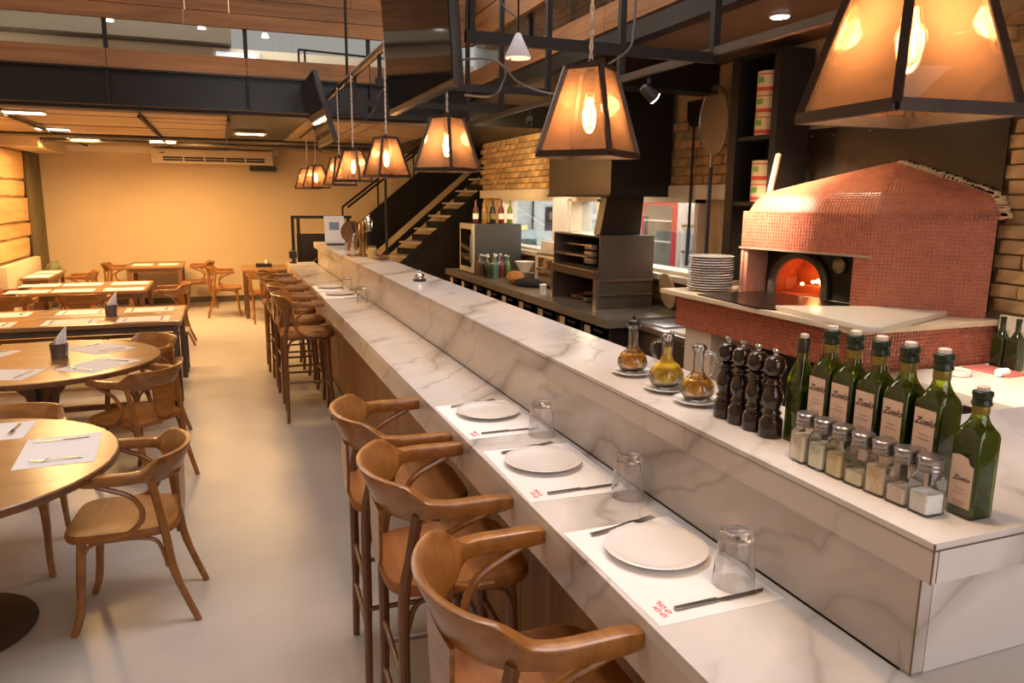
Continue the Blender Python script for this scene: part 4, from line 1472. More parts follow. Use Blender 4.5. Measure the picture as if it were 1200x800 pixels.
def track_spot(x, y, z_, tgt, label, e, col, spot=.9):
    t = thing('track_spotlight', label, 'spotlight', (x, y, z_))
    d = (Vector(tgt) - Vector((x, y, z_ - .08))).normalized()
    R = d.to_track_quat('-Z', 'Y').to_matrix().to_4x4()
    M = Matrix.Translation((0, 0, -.08)) @ R
    h = MB().lathe([(.022, .05), (.030, .04), (.040, -.05), (.037, -.05), (.034, -.040)], 20)
    h.v = [tuple(M @ Vector(p)) for p in h.v]
    mk('spot_head', h, BLACK, t)
    g_ = MB().lathe([(.037, -.056), (.037, -.046)], 20)
    g_.v = [tuple(M @ Vector(p)) for p in g_.v]
    mk('lens', g_, emis('spot_lens_warm', (1, .86, .62), 22), t)
    mk('spot_arm', MB().tube([(0, 0, -.03), (0, 0, .0)], .012, 8), BLACK, t)
    p = Vector((x, y, z_ - .08)) + d * .075
    lamp('track_spot_beam', 'SPOT', tuple(p), e, col, tgt, spot=spot, rad=.03)


track_spot(2.40, 4.05, 2.56, (3.30, 4.0, 1.85), 'track spotlight aimed at the copper dome, right of the near pendant', 560, (1, .82, .62), .8)
track_spot(2.40, 5.9, 2.57, (3.5, 8.6, 2.2), 'small track spotlight seen beside the second pendant edge', 150, (1, .72, .36), 1.2)
track_spot(2.40, 7.9, 2.57, (3.7, 10.0, 2.2), 'farthest track spotlight aimed at the far brick wall', 170, (1, .70, .34), 1.2)
track_spot(2.40, 2.0, 2.57, (3.5, 2.2, 1.05), 'track spotlight aimed at the chef worktop on the right', 200, (1, .82, .62), .75)
t = thing('downlight', 'bright round downlight recessed in the brown soffit', 'light', (3.15, 3.85, 2.93))
mk('ring', MB().lathe([(.06, -.006), (.062, -.001)], 24), WHITE, t)
mk('lens', MB().lathe([(.05, -.009), (.05, -.006)], 24), emis('downlight_lens', (1, .90, .75), 30), t)
lamp('downlight_beam', 'SPOT', (3.15, 3.85, 2.90), 110, (1, .78, .5), (3.25, 3.8, 0), spot=1.6, rad=.05)
t = thing('cone_lamp', 'small silver cone lamp hanging on a wire above the second pendant', 'light', (1.142, 2.948, 2.40))
mk('cone_shade', MB().lathe([(.008, .10), (.012, .095), (.052, .012), (.052, .006)], 24, cap=False), mat('frosted_shade', (.50, .50, .55), .5), t)
mk('lens', MB().lathe([(.050, .004), (.050, .009)], 24), emis('cone_lens', (1, .62, .40), 1.3), t)
mk('wire', MB().tube([(0, 0, .10), (0, 0, .30), (-.035, 0, PIPEZ - 2.40)], .004, 6), STEEL, t)
CAB = mat('grey_cable', (.085, .075, .07), .6)
for n, (P, lb) in enumerate([
        ([(1.62, 2.82, 3.9), (1.60, 2.82, 2.9), (1.594, 2.818, 2.638), (1.578, 2.80, 2.52), (1.55, 2.794, 2.436), (1.45, 2.90, 2.36)], 'dark cable dropping behind the second pendant'),
        ([(1.02, 3.35, 2.95), (1.06, 3.037, 2.70), (1.10, 3.0, 2.606), (1.149, 2.971, 2.55), (1.12, 2.958, 2.432), (1.082, 2.949, 2.314), (1.04, 2.957, 2.257), (1.03, 3.30, 2.30)], 'thin cable looping down beside the near edge of the large screen'),
        ([(1.03, 3.38, 2.46), (1.06, 3.0, 2.40), (1.145, 2.923, 2.305), (1.28, 2.9, 2.27), (1.42, 2.92, 2.30)], 'grey cable sagging from the screen to the right'),
        ([(1.66, 6.67, 2.958), (1.36, 6.758, 2.774), (1.279, 6.744, 2.592), (1.16, 6.771, 2.482), (1.07, 6.82, 2.429), (1.06, 7.2, 2.42)], 'pale cable curving between the two screens')]):
    tag(mk('cable', MB().tube(smooth_path(P, 8), .0045, 6), CAB), lb, 'cable')

# ---- screens
SCR = mat('dark_screen_glass', (.010, .009, .009), .06, 0, .05, 2, spec=.6)


def screen(x, y0, y1, zb, h, tilt, label):
    L = y1 - y0
    t = thing('television', label, 'screen', (x, y0, zb))
    M = Matrix.Rotation(tilt, 4, 'Y')

    def bx(name, a, b, c, d, e, f, m, bev=0):
        return mk(name, MB().box(a, b, c, d, e, f, M), m, t, bool(bev), bev)
    bx('casing', 0, .045, 0, L, 0, h, BLACK, .006)
    bx('screen_glass', -.004, 0, .018, L - .018, .03, h - .018, SCR)
    bx('bezel_strip', -.005, 0, 0.01, L - .01, .004, .018, mat('bezel_brown', (.10, .065, .04), .3, .5))
    bx('mount', .045, .075, L * .4, L * .6, h * .35, h * .75, STEEL)
    mk('mount_arm', MB().bar(tuple(M @ Vector((.06, L / 2, h * .7))), (1.10 - x, L / 2, PIPEZ - zb), .03, .03), STEEL, t, False)


screen(1.0, 3.36, 4.76, 2.35, .80, -.06, 'large dark screen hanging above the bar in the upper centre')
screen(1.0, 7.25, 8.35, 2.36, .64, -.27, 'smaller dark screen hanging farther back beside the steel beam')

# ================================================================== STAIRS
st = thing('staircase', 'black steel staircase with open treads rising behind the bar', 'staircase', (0, 0, 0))
p0 = Vector((2.50, 11.0, 1.011))
stp = Vector((.268, .136, .196))
wv = Vector((-.40, .66, 0))
wt = wv * .60
dr = Vector((stp.x, stp.y, 0)).normalized()
TREADM = mat('pale_tread', (.36, .29, .20), .6, 0, .1, 5)
for i in range(-5, 9):
    a = p0 + stp * i
    d = dr * .26
    q = [a, a + d, a + d + wt, a + wt]
    mk('tread', MB().prism([(v.x, v.y) for v in q], a.z - .03, a.z), TREADM, st, False)
    mk('riser', MB().add([tuple(v) for v in (a + d + Vector((0, 0, -.005)), a + d + wt + Vector((0, 0, -.005)), a + d + wt + Vector((0, 0, .10)), a + d + Vector((0, 0, .10)),
                                             a + d * 1.03 + Vector((0, 0, -.005)), a + d * 1.03 + wt + Vector((0, 0, -.005)), a + d * 1.03 + wt + Vector((0, 0, .10)), a + d * 1.03 + Vector((0, 0, .10)))],
                         [(0, 1, 2, 3), (7, 6, 5, 4), (0, 4, 5, 1), (1, 5, 6, 2), (2, 6, 7, 3), (3, 7, 4, 0)]), STEEL, st, False)
for off, hh, dz in ((Vector((0, 0, 0)), .40, -.28), (wt * 1.06, .16, -.12), (wv * .90, .62, .28)):
    a = p0 + stp * -5 + off
    b = p0 + stp * 9 + off
    k = (b - a)
    n_ = Vector((-dr.y, dr.x, 0)) * .02
    vs = []
    for s in (-1, 1):
        for P_ in (a, b):
            for z_ in (dz - hh / 2 + .05, dz + hh / 2 + .05):
                vs.append(tuple(P_ + n_ * s + Vector((0, 0, z_))))
    vs = [(v[0], v[1], max(v[2], .0)) for v in vs]
    mk('stringer', MB().add(vs, [(0, 1, 3, 2), (4, 6, 7, 5), (0, 2, 6, 4), (1, 5, 7, 3), (0, 4, 5, 1), (2, 3, 7, 6)]), STEEL, st, False)
for off in (wv, wv * .84):
    a = p0 + stp * -1.6 + off + Vector((0, 0, 1.02))
    b = p0 + stp * 9 + off + Vector((0, 0, .95))
    mk('handrail', MB().tube([tuple(a), tuple(b)], .018, 8), STEEL, st)
for k in (-1.6, .6, 3.0):
    a = p0 + stp * k + wv
    mk('baluster', MB().tube([tuple(a), tuple(a + Vector((0, 0, 1.02)))], .014, 8), STEEL, st)
mk('post', MB().tube([(2.24, 11.05, 0), (2.24, 11.05, 2.66)], .020, 8), STEEL, st)
usp = MB()
a, b = p0 + stp * -4.8, p0 + stp * 8
usp.add([(a.x, a.y + .03, 0), (b.x, b.y + .03, 0), (b.x, b.y + .03, b.z - .40), (a.x, a.y + .03, max(.02, a.z - .40)), (a.x, a.y + .05, 0), (b.x, b.y + .05, 0), (b.x, b.y + .05, b.z - .40), (a.x, a.y + .05, max(.02, a.z - .40))],
        [(0, 1, 2, 3), (7, 6, 5, 4), (0, 4, 5, 1), (1, 5, 6, 2), (2, 6, 7, 3), (3, 7, 4, 0)])
mk('under_stair_shade', usp, BLACK, st, False)  # added black sheet stands for the dark room behind the stairs
gr = thing('guard_rail', 'dark framed guard with a solid panel behind the bar end', 'railing', (0, 0, 0))
for x in (.95, 1.03, 1.75):
    mk('post', MB().box(x - .022, x + .022, 11.45, 11.49, 0, 1.57), STEEL, gr, False)
mk('top_rail', MB().box(.93, 1.80, 11.44, 11.50, 1.55, 1.59), STEEL, gr, False)
mk('panel', MB().box(1.0, 1.78, 11.46, 11.48, .05, 1.33), BROWNSTEEL, gr, False)

# ================================================================== BACK COUNTER, GRILL, HOOD
BT = .90
bc = thing('back_counter', 'stainless back counter with dark refrigerated drawers along the brick wall', 'counter', (0, 0, 0))
WSTEEL = mat('worktop_steel', (.27, .23, .18), .32, .5, .12, 4)
DRAW = mat('drawer_steel', (.105, .085, .062), .42, .1, .2, 4)
mk('worktop', MB().box(2.86, XR - .02, 5.34, 10.1, BT - .075, BT), WSTEEL, bc, True, .004)
mk('carcass', MB().box(2.92, XR - .02, 5.36, 10.1, .10, BT - .075), BROWNSTEEL, bc, False)
mk('plinth', MB().box(2.99, XR - .02, 5.36, 10.1, 0, .10), BLACK, bc, False)
for i in range(9):
    y = 5.40 + i * .52
    d = mk('drawer', MB().box(2.962, 2.92, y, y + .50, .52, BT - .085), DRAW, bc, True, .003)
    mk('label_plate', MB().box(2.897, 2.902, y + .30, y + .41, .69, .79), mat('plate_label', (.46, .38, .27), .5), d, False)
    mk('handle', MB().box(2.885, 2.902, y + .06, y + .22, .76, .785), STEEL, d, False)
    mk('drawer', MB().box(2.962, 2.92, y, y + .50, .12, .50), BROWNSTEEL, bc, True, .003)
t = thing('prep_counter', 'low steel prep counter between the grill and the oven base', 'counter', (0, 0, 0))
mk('worktop', MB().box(3.06, XR - .02, 4.42, 5.33, BT - .06, BT - .02), STAIN, t, True, .004)
mk('carcass', MB().box(3.10, XR - .02, 4.44, 5.33, .0, BT - .06), DKSTAIN, t, False)
mk('door', MB().box(3.085, 3.10, 4.47, 4.87, .12, BT - .09), DKSTAIN, t, True, .003)
mk('door', MB().box(3.085, 3.10, 4.89, 5.30, .12, BT - .09), DKSTAIN, t, True, .003)
tag(mk('cutting_board', MB().prism(rrect(3.10, 3.45, 4.55, 4.80, .03), BT - .02, BT - .002), mat('white_board', (.74, .72, .66), .4), None, True, .003), 'white cutting board on the prep counter beside the oven', 'cutting board')
tag(mk('tray', MB().prism(rrect(3.14, 3.56, 4.92, 5.28, .03), BT - .02, BT - .008), mat('bluish_tray', (.36, .40, .46), .25, .5), None, True, .003), 'bluish steel tray lying on the prep counter', 'tray')

gl = thing('charcoal_grill', 'dark steel charcoal grill with open shelves on the back counter', 'grill', (0, 0, 0))
GRS = mat('grill_steel', (.15, .115, .085), .38, .45, .2, 4)
GX0, GX1, GY0, GY1 = 3.06, 3.60, 5.87, 6.86
mk('side_panel', MB().box(GX0, GX1, GY0, GY0 + .02, 1.16, 1.545), GRS, gl, False)
mk('side_panel', MB().box(GX0, GX1, GY1 - .02, GY1, BT, 1.545), GRS, gl, False)
mk('lower_side', MB().box(GX0, GX1, GY0, GY0 + .02, BT, 1.15), DRAW, gl, False)
mk('side_rail', MB().box(GX0 - .005, GX1, GY0 - .012, GY0 + .01, 1.145, 1.165), STAIN, gl, False)
mk('side_rail', MB().box(GX0 - .005, GX1, GY0 - .012, GY0 + .01, 1.02, 1.035), STAIN, gl, False)
mk('back_panel', MB().box(GX1 - .02, GX1, GY0 + .02, GY1 - .02, BT, 1.545), BLACK, gl, False)
mk('top_rim', MB().box(GX0, GX1, GY0 + .02, GY1 - .02, 1.53, 1.545), GRS, gl, False)
mk('fire_box', MB().box(GX0 - .02, GX1 - .02, GY0 + .02, GY1 - .02, 1.16, 1.23), GRS, gl, True, .004)
mk('front_lip', MB().box(GX0 - .05, GX0 + .02, GY0 + .01, GY1 - .01, 1.225, 1.245), STAIN, gl, True, .003)
mk('upper_rack', MB().box(GX0 + .0, GX1 - .04, GY0 + .25, GY1 - .02, 1.335, 1.355), STAIN, gl, True, .003)
mk('upper_rack', MB().box(GX0 + .08, GX1 - .04, GY0 + .35, GY1 - .02, 1.43, 1.442), STAIN, gl, True, .003)
gm = MB()
for i in range(22):
    y = GY0 + .06 + i * .04
    gm.tube([(GX0 + .03, y, 1.252), (GX1 - .03, y, 1.252)], .005, 5)
tag(mk('grate_bars', gm, STAIN, gl), None, None, kind='stuff')
for z_ in (1.30, 1.36, 1.42):
    mk('crank_plate', MB().box(GX0 - .06, GX0, GY0 + .05, GY0 + .19, z_, z_ + .045), STAIN, gl, True, .004)
mk('control_post', MB().box(GX0 - .03, GX0, GY0, GY0 + .06, BT, 1.16), STAIN, gl, False)
mk('control_post', MB().box(GX0 - .03, GX0, GY1 - .06, GY1, BT, 1.16), STAIN, gl, False)
for i in range(3):
    tag(mk('pan', MB().lathe([(.10, 0), (.13, .01), (.135, .05), (.13, .05), (.12, .015)], 24), [BLACK, DKSTAIN, WOODDK][i], None, True, loc=(3.30, 6.10 + i * .27, BT)), ['black pan stored under the grill, nearest', 'steel pan stored under the grill, middle', 'brown bowl stored under the grill, farthest'][i], 'pan')
hd = thing('extractor_hood', 'large black extractor hood above the grill on the brick wall', 'hood', (0, 0, 0))
mk('hood_front', MB().box(3.18, 3.20, 5.94, 7.28, 1.885, 2.90), BROWNSTEEL, hd, False)
mk('hood_side', MB().box(3.20, XR - .02, 5.94, 5.96, 1.885, 2.90), mat('hood_dark_side', (.022, .016, .012), .4, .5), hd, False)
mk('hood_side', MB().box(3.20, XR - .02, 7.26, 7.28, 1.885, 2.90), BROWNSTEEL, hd, False)
mk('hood_filter', MB().box(3.20, XR - .02, 5.96, 7.26, 1.95, 1.97), STAIN, hd, False)
mk('hood_rim', MB().box(3.165, 3.18, 5.93, 7.29, 1.88, 1.90), STEEL, hd, False)
mk('flue', MB().add([(3.13, 6.02, 1.548), (3.54, 6.02, 1.548), (3.54, 6.14, 1.548), (3.13, 6.14, 1.548), (3.205, 6.02, 1.95), (3.57, 6.02, 1.95), (3.57, 6.14, 1.95), (3.205, 6.14, 1.95)],
                    [(0, 3, 2, 1), (4, 5, 6, 7), (0, 1, 5, 4), (1, 2, 6, 5), (2, 3, 7, 6), (3, 0, 4, 7)]), BROWNSTEEL, hd, False)
lamp('hood_lamp', 'AREA', (3.5, 6.9, 1.93), 16, (1, .82, .55), (3.5, 6.9, 0), .3, .5)
lamp('window_shelf_lamp', 'SPOT', (3.3, 7.9, 2.5), 60, (1, .80, .55), (3.75, 8.2, 1.7), spot=1.0, rad=.03)

# ---- wine cooler, bottles, clutter on the back counter
t = thing('wine_cooler', 'black wine cooler with a pale framed door at the counter far end', 'wine cooler', (0, 0, 0))
mk('cabinet', MB().box(2.98, 3.62, 9.15, 9.72, BT, 1.54), mat('cooler_black', (.05, .05, .05), .45), t, True, .01)
mk('door_frame', MB().box(2.955, 2.98, 9.15, 9.72, BT + .02, 1.54), mat('cooler_frame', (.62, .55, .42), .4, .3), t, True, .004)
mk('door_glass', MB().box(2.948, 2.956, 9.22, 9.65, BT + .09, 1.47), SCR, t, False)
mk('handle', MB().box(2.93, 2.948, 9.175, 9.195, 1.05, 1.40), STAIN, t, False)
BC = [((.09, .02, .012), 'red brown'), ((.22, .12, .035), 'amber'), ((.012, .012, .012), 'black'), ((.12, .012, .012), 'dark red'), ((.14, .17, .02), 'yellow green')]


def spirit_mesh(c, nm, r_, h):
    m = mat('spirit_' + nm.replace(' ', '_'), c, .15, 0, .1, 10)
    return MB().lathe([(r_, 0), (r_ * 1.03, .006), (r_ * 1.03, h * .55), (r_ * .85, h * .65), (r_ * .36, h * .76), (r_ * .33, h * .93), (r_ * .40, h * .94), (r_ * .40, h)], 18).mesh('bottle_body', m)


for i, (c, nm) in enumerate(BC):
    t = thing('spirit_bottle', '%s bottle standing on top of the black wine cooler' % nm, 'bottle', (3.05 + i * .11, 9.32 - .02 * i, 1.54), 0, 'bottles on the wine cooler')
    obj('bottle_body', spirit_mesh(c, nm, .037, .30), t)
    mk('label', MB().lathe([(.0388, .06), (.0388, .13)], 18, cap=False), [PAPER, GOLD, GOLD, PAPER, PAPER][i], t)
CC = []
random.seed(31)
for q, (nm, c) in enumerate([('dark green', (.02, .035, .02)), ('teal', (.08, .20, .16)), ('crimson', (.16, .02, .03)), ('bright green', (.10, .20, .07)), ('near black', (.015, .012, .012)), ('caramel', (.22, .13, .05)), ('pale blue', (.22, .28, .30)), ('bottle green', (.03, .07, .04)), ('cola brown', (.08, .03, .015)), ('silvery', (.4, .38, .35)), ('plum', (.06, .015, .03)), ('olive', (.07, .07, .02)), ('smoky grey', (.08, .08, .08)), ('mint', (.22, .36, .30)), ('ruby', (.22, .02, .03)), ('ink blue', (.02, .03, .07)), ('amber brown', (.20, .09, .02))]):
    CC.append((c, nm, 3.02 + (q % 4) * .085 + random.uniform(-.01, .01), 8.58 + (q // 4) * .10 + random.uniform(-.012, .012)))
for c, nm, x, y in CC:
    y += .12
    t = thing('liqueur_bottle', '%s small bottle in the cluster before the black wine cooler' % nm, 'bottle', (x, y, BT), 0, 'bottle cluster on the back counter')
    obj('bottle_body', spirit_mesh(c, nm, .032, .26 if nm != 'silvery' else .14), t)
    mk('cap', MB().lathe([(.014, .255 if nm != 'silvery' else .137), (.014, .275 if nm != 'silvery' else .15)], 12), CHROME if len(nm) % 2 else WHITE, t)
tag(mk('bowl', MB().lathe([(.05, 0), (.06, .01), (.12, .12), (.125, .125), (.118, .125), (.055, .015)], 28), CERAM, None, loc=(3.35, 8.35, BT + .10)), 'large white bowl beside the bottle cluster', 'bowl')
tag(mk('bowl_stand', MB().lathe([(.11, 0), (.12, .005), (.12, .095), (.11, .10)], 24), STAIN, None, loc=(3.35, 8.35, BT)), 'round steel tub under the white bowl', 'tub')
random.seed(4)
lf = MB()
vs, fs = [], []
n, m_ = 16, 10
for i in range(m_ + 1):
    a = PI * i / m_
    for j in range(n):
        b = 2 * PI * j / n
        k = 1 + random.uniform(-.06, .06)
        vs.append((.10 * math.sin(a) * math.cos(b) * k, .15 * math.cos(a) * k, .075 + .075 * math.sin(a) * math.sin(b) * k))
for i in range(m_):
    for j in range(n):
        q = (j + 1) % n
        fs.append((i * n + j, i * n + q, (i + 1) * n + q, (i + 1) * n + j))
lf.add(vs, fs)
tag(mk('bread_loaf', lf, mat('bread_crust', (.40, .17, .045), .8, 0, .3, 18), None, ang=80, loc=(3.10, 8.02, BT)), 'orange brown round loaf on the back counter edge', 'bread')
o = tag(mk('cloth', lf, mat('black_cloth', (.02, .018, .018), .9), None, ang=80, loc=(3.14, 7.70, BT - .02), rot=(0, 0, .5)), 'crumpled black cloth beside the brown loaf', 'cloth')
o.scale = (1, 1.25, .8)
t = thing('shelf_stand', 'small steel shelf stand holding jars behind the black cloth', 'shelf', (3.40, 7.55, BT))
for z_ in (.0, .17, .34):
    mk('shelf', MB().box(-.12, .14, -.22, .30, z_ + .01, z_ + .03), STAIN, t, False)
for sx in (-.11, .13):
    for sy in (-.21, .29):
        mk('upright', MB().box(sx - .012, sx + .012, sy - .012, sy + .012, 0, .37), CREAMW, t, False)
for i in range(4):
    tt_ = thing('spice_jar', ['orange jar on the lower shelf stand, first', 'dark orange jar on the lower shelf stand, second', 'brown jar on the lower shelf stand, third', 'tan jar on the lower shelf stand, fourth'][i], 'jar', (3.36, 7.40 + .11 * i, BT + .20), 0, 'jars on the shelf stand')
    mk('jar_body', MB().lathe([(.035, 0), (.038, .01), (.038, .08), (.03, .09)], 16), mat('jar_%d' % i, [(.45, .17, .03), (.35, .12, .02), (.18, .08, .03), (.5, .34, .16)][i], .4), tt_)
    mk('lid', MB().lathe([(.032, .09), (.032, .105)], 16), WHITE, tt_)
tag(mk('steel_box', MB().box(3.32, 3.52, 7.42, 7.80, BT + .37, BT + .50), WHITE, None, True, .01), 'white lidded box on top of the shelf stand', 'box')
t = thing('paper_cup', 'small white cup near the grill front on the back counter', 'cup', (3.02, 7.02, BT))
mk('cup_body', MB().lathe([(.028, 0), (.036, .09), (.037, .092), (.033, .09), (.026, .004)], 20), CERAM, t)
mk('cup_lid', MB().lathe([(.038, .09), (.038, .10), (.03, .106)], 20), WHITE, t)
o = tag(mk('round_board', MB().lathe([(.155, 0), (.16, .004), (.16, .016), (.155, .02)], 40), mat('pale_board_wood', (.56, .40, .22), .5, 0, .12, 9), None, loc=(3.655, 5.72, 1.062)), 'pale round wooden board leaning beside the grill', 'board')
o.rotation_euler = (.0, 1.40, -.15)

# ---- kitchen behind the windows
t = thing('display_fridge', 'red framed glass door fridge seen through the right kitchen window', 'fridge', (5.36, 8.15, 0))
REDF = mat('red_frame', (.55, .03, .05), .35)
mk('cabinet', MB().box(-.3, .3, -.40, .40, 0, 1.95), WHITE, t, True, .01)
mk('door_frame', MB().box(-.33, -.3, -.39, .39, .1, 1.9), REDF, t, False)
mk('door_glass', MB().box(-.335, -.33, -.32, .32, .2, 1.80), mat('fridge_inside', (.16, .19, .19), .15, 0, .6, 7), t, False)
for z_ in (.6, 1.0, 1.35, 1.6):
    mk('shelf', MB().box(-.342, -.335, -.32, .32, z_, z_ + .02), WHITE, t, False)
t = thing('kitchen_shelving', 'white rack of utensils seen at the right of the kitchen window', 'rack', (5.25, 7.20, 0))
for z_ in (.5, .9, 1.25, 1.55, 1.85):
    mk('shelf', MB().box(-.2, .2, -.45, .45, z_, z_ + .03), STAIN, t, False)
for sx in (-.18, .18):
    for sy in (-.43, .0, .43):
        mk('upright', MB().box(sx - .015, sx + .015, sy - .015, sy + .015, 0, 2.1), WHITE, t, False)
for i, (y, z_, c) in enumerate([(6.90, 1.28, (.55, .58, .6)), (7.10, 1.28, (.10, .16, .25)), (7.30, 1.28, (.6, .6, .58)), (7.47, 1.28, (.35, .3, .28)), (6.95, 1.58, (.2, .2, .2)), (7.35, 1.58, (.6, .62, .62))]):
    tag(mk('pot', MB().lathe([(.06, 0), (.07, .01), (.07, .14), (.064, .14), (.062, .02)], 18), mat('pot_%d' % i, c, .3, .4), None, loc=(5.20, y, z_)), ['silver', 'navy', 'white', 'brown', 'black', 'pale'][i] + ' pot on the kitchen rack behind the window', 'pot', 'pots on the kitchen rack')
t = thing('kitchen_counter', 'pale kitchen worktop with a glass case seen through the left window', 'counter', (4.5, 11.0, 0))
mk('worktop', MB().box(-.45, .6, -.35, .28, 1.08, 1.12), STAIN, t, False)
mk('body', MB().box(-.42, .6, -.30, .28, 0, 1.08), WHITE, t, False)
mk('glass_case', MB().box(-.42, .02, -.20, .2, 1.12, 1.40), mat('case_glass', (.50, .62, .68), .15, 0, .2, 3), t, False)
mk('case_rail', MB().box(-.42, .02, -.21, -.2, 1.13, 1.26), mat('case_dark', (.12, .17, .15), .3, 0, .5, 14), t, False)
mk('yellow_light', MB().box(-.40, -.14, -.21, -.12, 1.40, 1.46), emis('yellow_strip', (1, .72, .25), 1.5), t, False)
FX = Matrix(((1, 0, 0, 0), (0, 0, -1, 0), (0, 1, 0, 0), (0, 0, 0, 1)))
t = thing('portrait_picture', 'dark portrait picture on the kitchen wall behind the left window', 'picture', (4.98, 11.3, 1.56))
mk('canvas', MB().box(-.11, .11, -.02, -.001, -.20, .18), mat('picture_dark', (.035, .025, .022), .6), t, False)
mk('face', MB().prism([(.052 * math.cos(a * PI / 10), .05 + .078 * math.sin(a * PI / 10)) for a in range(20)], .020, .024, FX), mat('picture_skin', (.36, .22, .16), .7), t, False)
mk('hair', MB().prism([(-.062, .04), (-.055, .07), (-.035, .10), (.02, .11), (.05, .08), (.056, .04), (.072, .09), (.058, .15), (.0, .165), (-.055, .15), (-.072, .09)], .0205, .027, FX), BLACK, t, False)
t = thing('hanging_pole', 'grey leaning pole against the kitchen wall behind the left window', 'pole', (4.55, 11.2, 0))
mk('pole_shaft', MB().tube([(0, -.1, 0), (.10, .06, 2.0)], .016, 8), STEEL, t)
mk('pole_knob', MB().lathe([(.024, 0), (.024, .04)], 10), STEEL, t, loc=(.10, .06, 1.99))

# ================================================================== CABINET, PEELS
cb = thing('shelf_cabinet', 'tall black open shelf cabinet on the wall beside the copper dome', 'cabinet', (0, 0, 0))
KX0, KX1, KY0, KY1, KZ0, KZ1 = 3.50, XR - .02, 4.235, 4.75, 1.82, 2.86
mk('side_panel', MB().box(KX0, KX1, KY0, KY0 + .06, KZ0, KZ1), STEEL, cb, False)
mk('side_panel', MB().box(KX0, KX1, KY1 - .09, KY1, 1.27, KZ1), STEEL, cb, False)
mk('back_panel', MB().box(KX1 - .015, KX1, KY0 + .06, KY1 - .09, KZ0, KZ1), BLACK, cb, False)
for z_ in (1.82, 2.275, 2.83):
    mk('shelf', MB().box(KX0 + .01, KX1 - .015, KY0 + .06, KY1 - .09, z_, z_ + .03), STEEL, cb, False)
CANC = mat('can_cream', (.72, .55, .30), .4)
CANR = mat('can_red', (.62, .06, .04), .4)
CANG = mat('can_green', (.16, .36, .05), .4)
cn = 0
for zb, w_ in ((2.306, 'upper'), (1.851, 'lower')):
    h = .142
    for r_ in range(3 if w_ == 'upper' else 2):
        t = thing('food_can', '%s large cream tin with red and green bands on the %s cabinet shelf' % (('bottom', 'middle', 'top')[r_] if w_ == 'upper' else ('bottom', 'top')[r_], w_), 'can', (3.58, KY0 + .205, zb + r_ * h), 0, 'food tins in the black cabinet')
        mk('can_body', MB().lathe([(.073, 0), (.076, .002), (.076, h - .004), (.073, h - .001)], 28), CANC, t)
        mk('red_band', MB().lathe([(.0766, .008), (.0766, .034)], 28, cap=False), CANR, t)
        mk('thin_band', MB().lathe([(.0766, .114), (.0766, .122)], 28, cap=False), CANR, t)
        em = []
        for a in range(-6, 1):
            em.append(a)
        eb = MB()
        eb.v = [(-.0768 * math.cos(a * .12 + .25), .0768 * math.sin(a * .12 + .25), z_) for z_ in (.062, .100) for a in em]
        k_ = len(em)
        eb.f = [(q, q + 1, k_ + q + 1, k_ + q) for q in range(k_ - 1)]
        mk('green_emblem', eb, CANG, t)
# pizza peels on the brick wall
t = thing('pizza_peel', 'dark flat pizza peel hanging upright on the brick wall', 'peel', (XR - .06, 5.55, 0))
MX = Matrix(((0, 0, 1, 0), (1, 0, 0, 0), (0, 1, 0, 0), (0, 0, 0, 1)))
mk('blade', MB().prism([(-.04, 2.46), (.04, 2.46), (.11, 2.53), (.115, 2.675), (-.115, 2.675), (-.11, 2.53)], 0, .006, MX), BROWNSTEEL, t, False)
mk('handle', MB().tube([(0, 0, 1.30), (0, 0, 2.48)], .012, 8), STEEL, t)
mk('grip', MB().tube([(0, 0, 1.30), (0, 0, 1.62)], .018, 10), mat('navy_grip', (.04, .07, .16), .4), t)
t = thing('mesh_peel', 'round perforated metal peel with a dark blue handle on the wall', 'peel', (XR - .09, 5.24, 0))
el = [(.19 * math.cos(a * PI / 18), 2.48 + .27 * math.sin(a * PI / 18)) for a in range(36)]
mk('rim', MB().tube([(0, p[0], p[1]) for p in el], .007, 6, True), STAIN, t)
ms = MB()
for i in range(-7, 8):
    u = i * .025
    hh = .27 * math.sqrt(max(0, 1 - (u / .19) ** 2))
    ms.box(-.002, .002, u - .0075, u + .0075, 2.48 - hh, 2.48 + hh)
tag(mk('mesh_strips', ms, mat('peel_metal', (.42, .35, .26), .4, .7), t, False), None, None, kind='stuff')
mk('neck', MB().tube([(0, 0, 2.10), (0, 0, 2.22)], .014, 8), STAIN, t)
mk('handle', MB().tube([(0, 0, 1.25), (0, 0, 2.12)], .016, 8), mat('navy_handle', (.05, .06, .11), .4), t)

# ================================================================== OVEN
OX, OY0, OY1, OZ0, OZ1 = 2.86, 2.74, 4.36, 1.02, 1.225
ov = thing('pizza_oven', 'domed wood fired pizza oven covered in copper red mosaic', 'oven', (0, 0, 0))
mk('base_core', MB().box(OX + .012, XR, OY0 + .012, OY1 - .012, OZ0, OZ1), GROUT, ov, False)


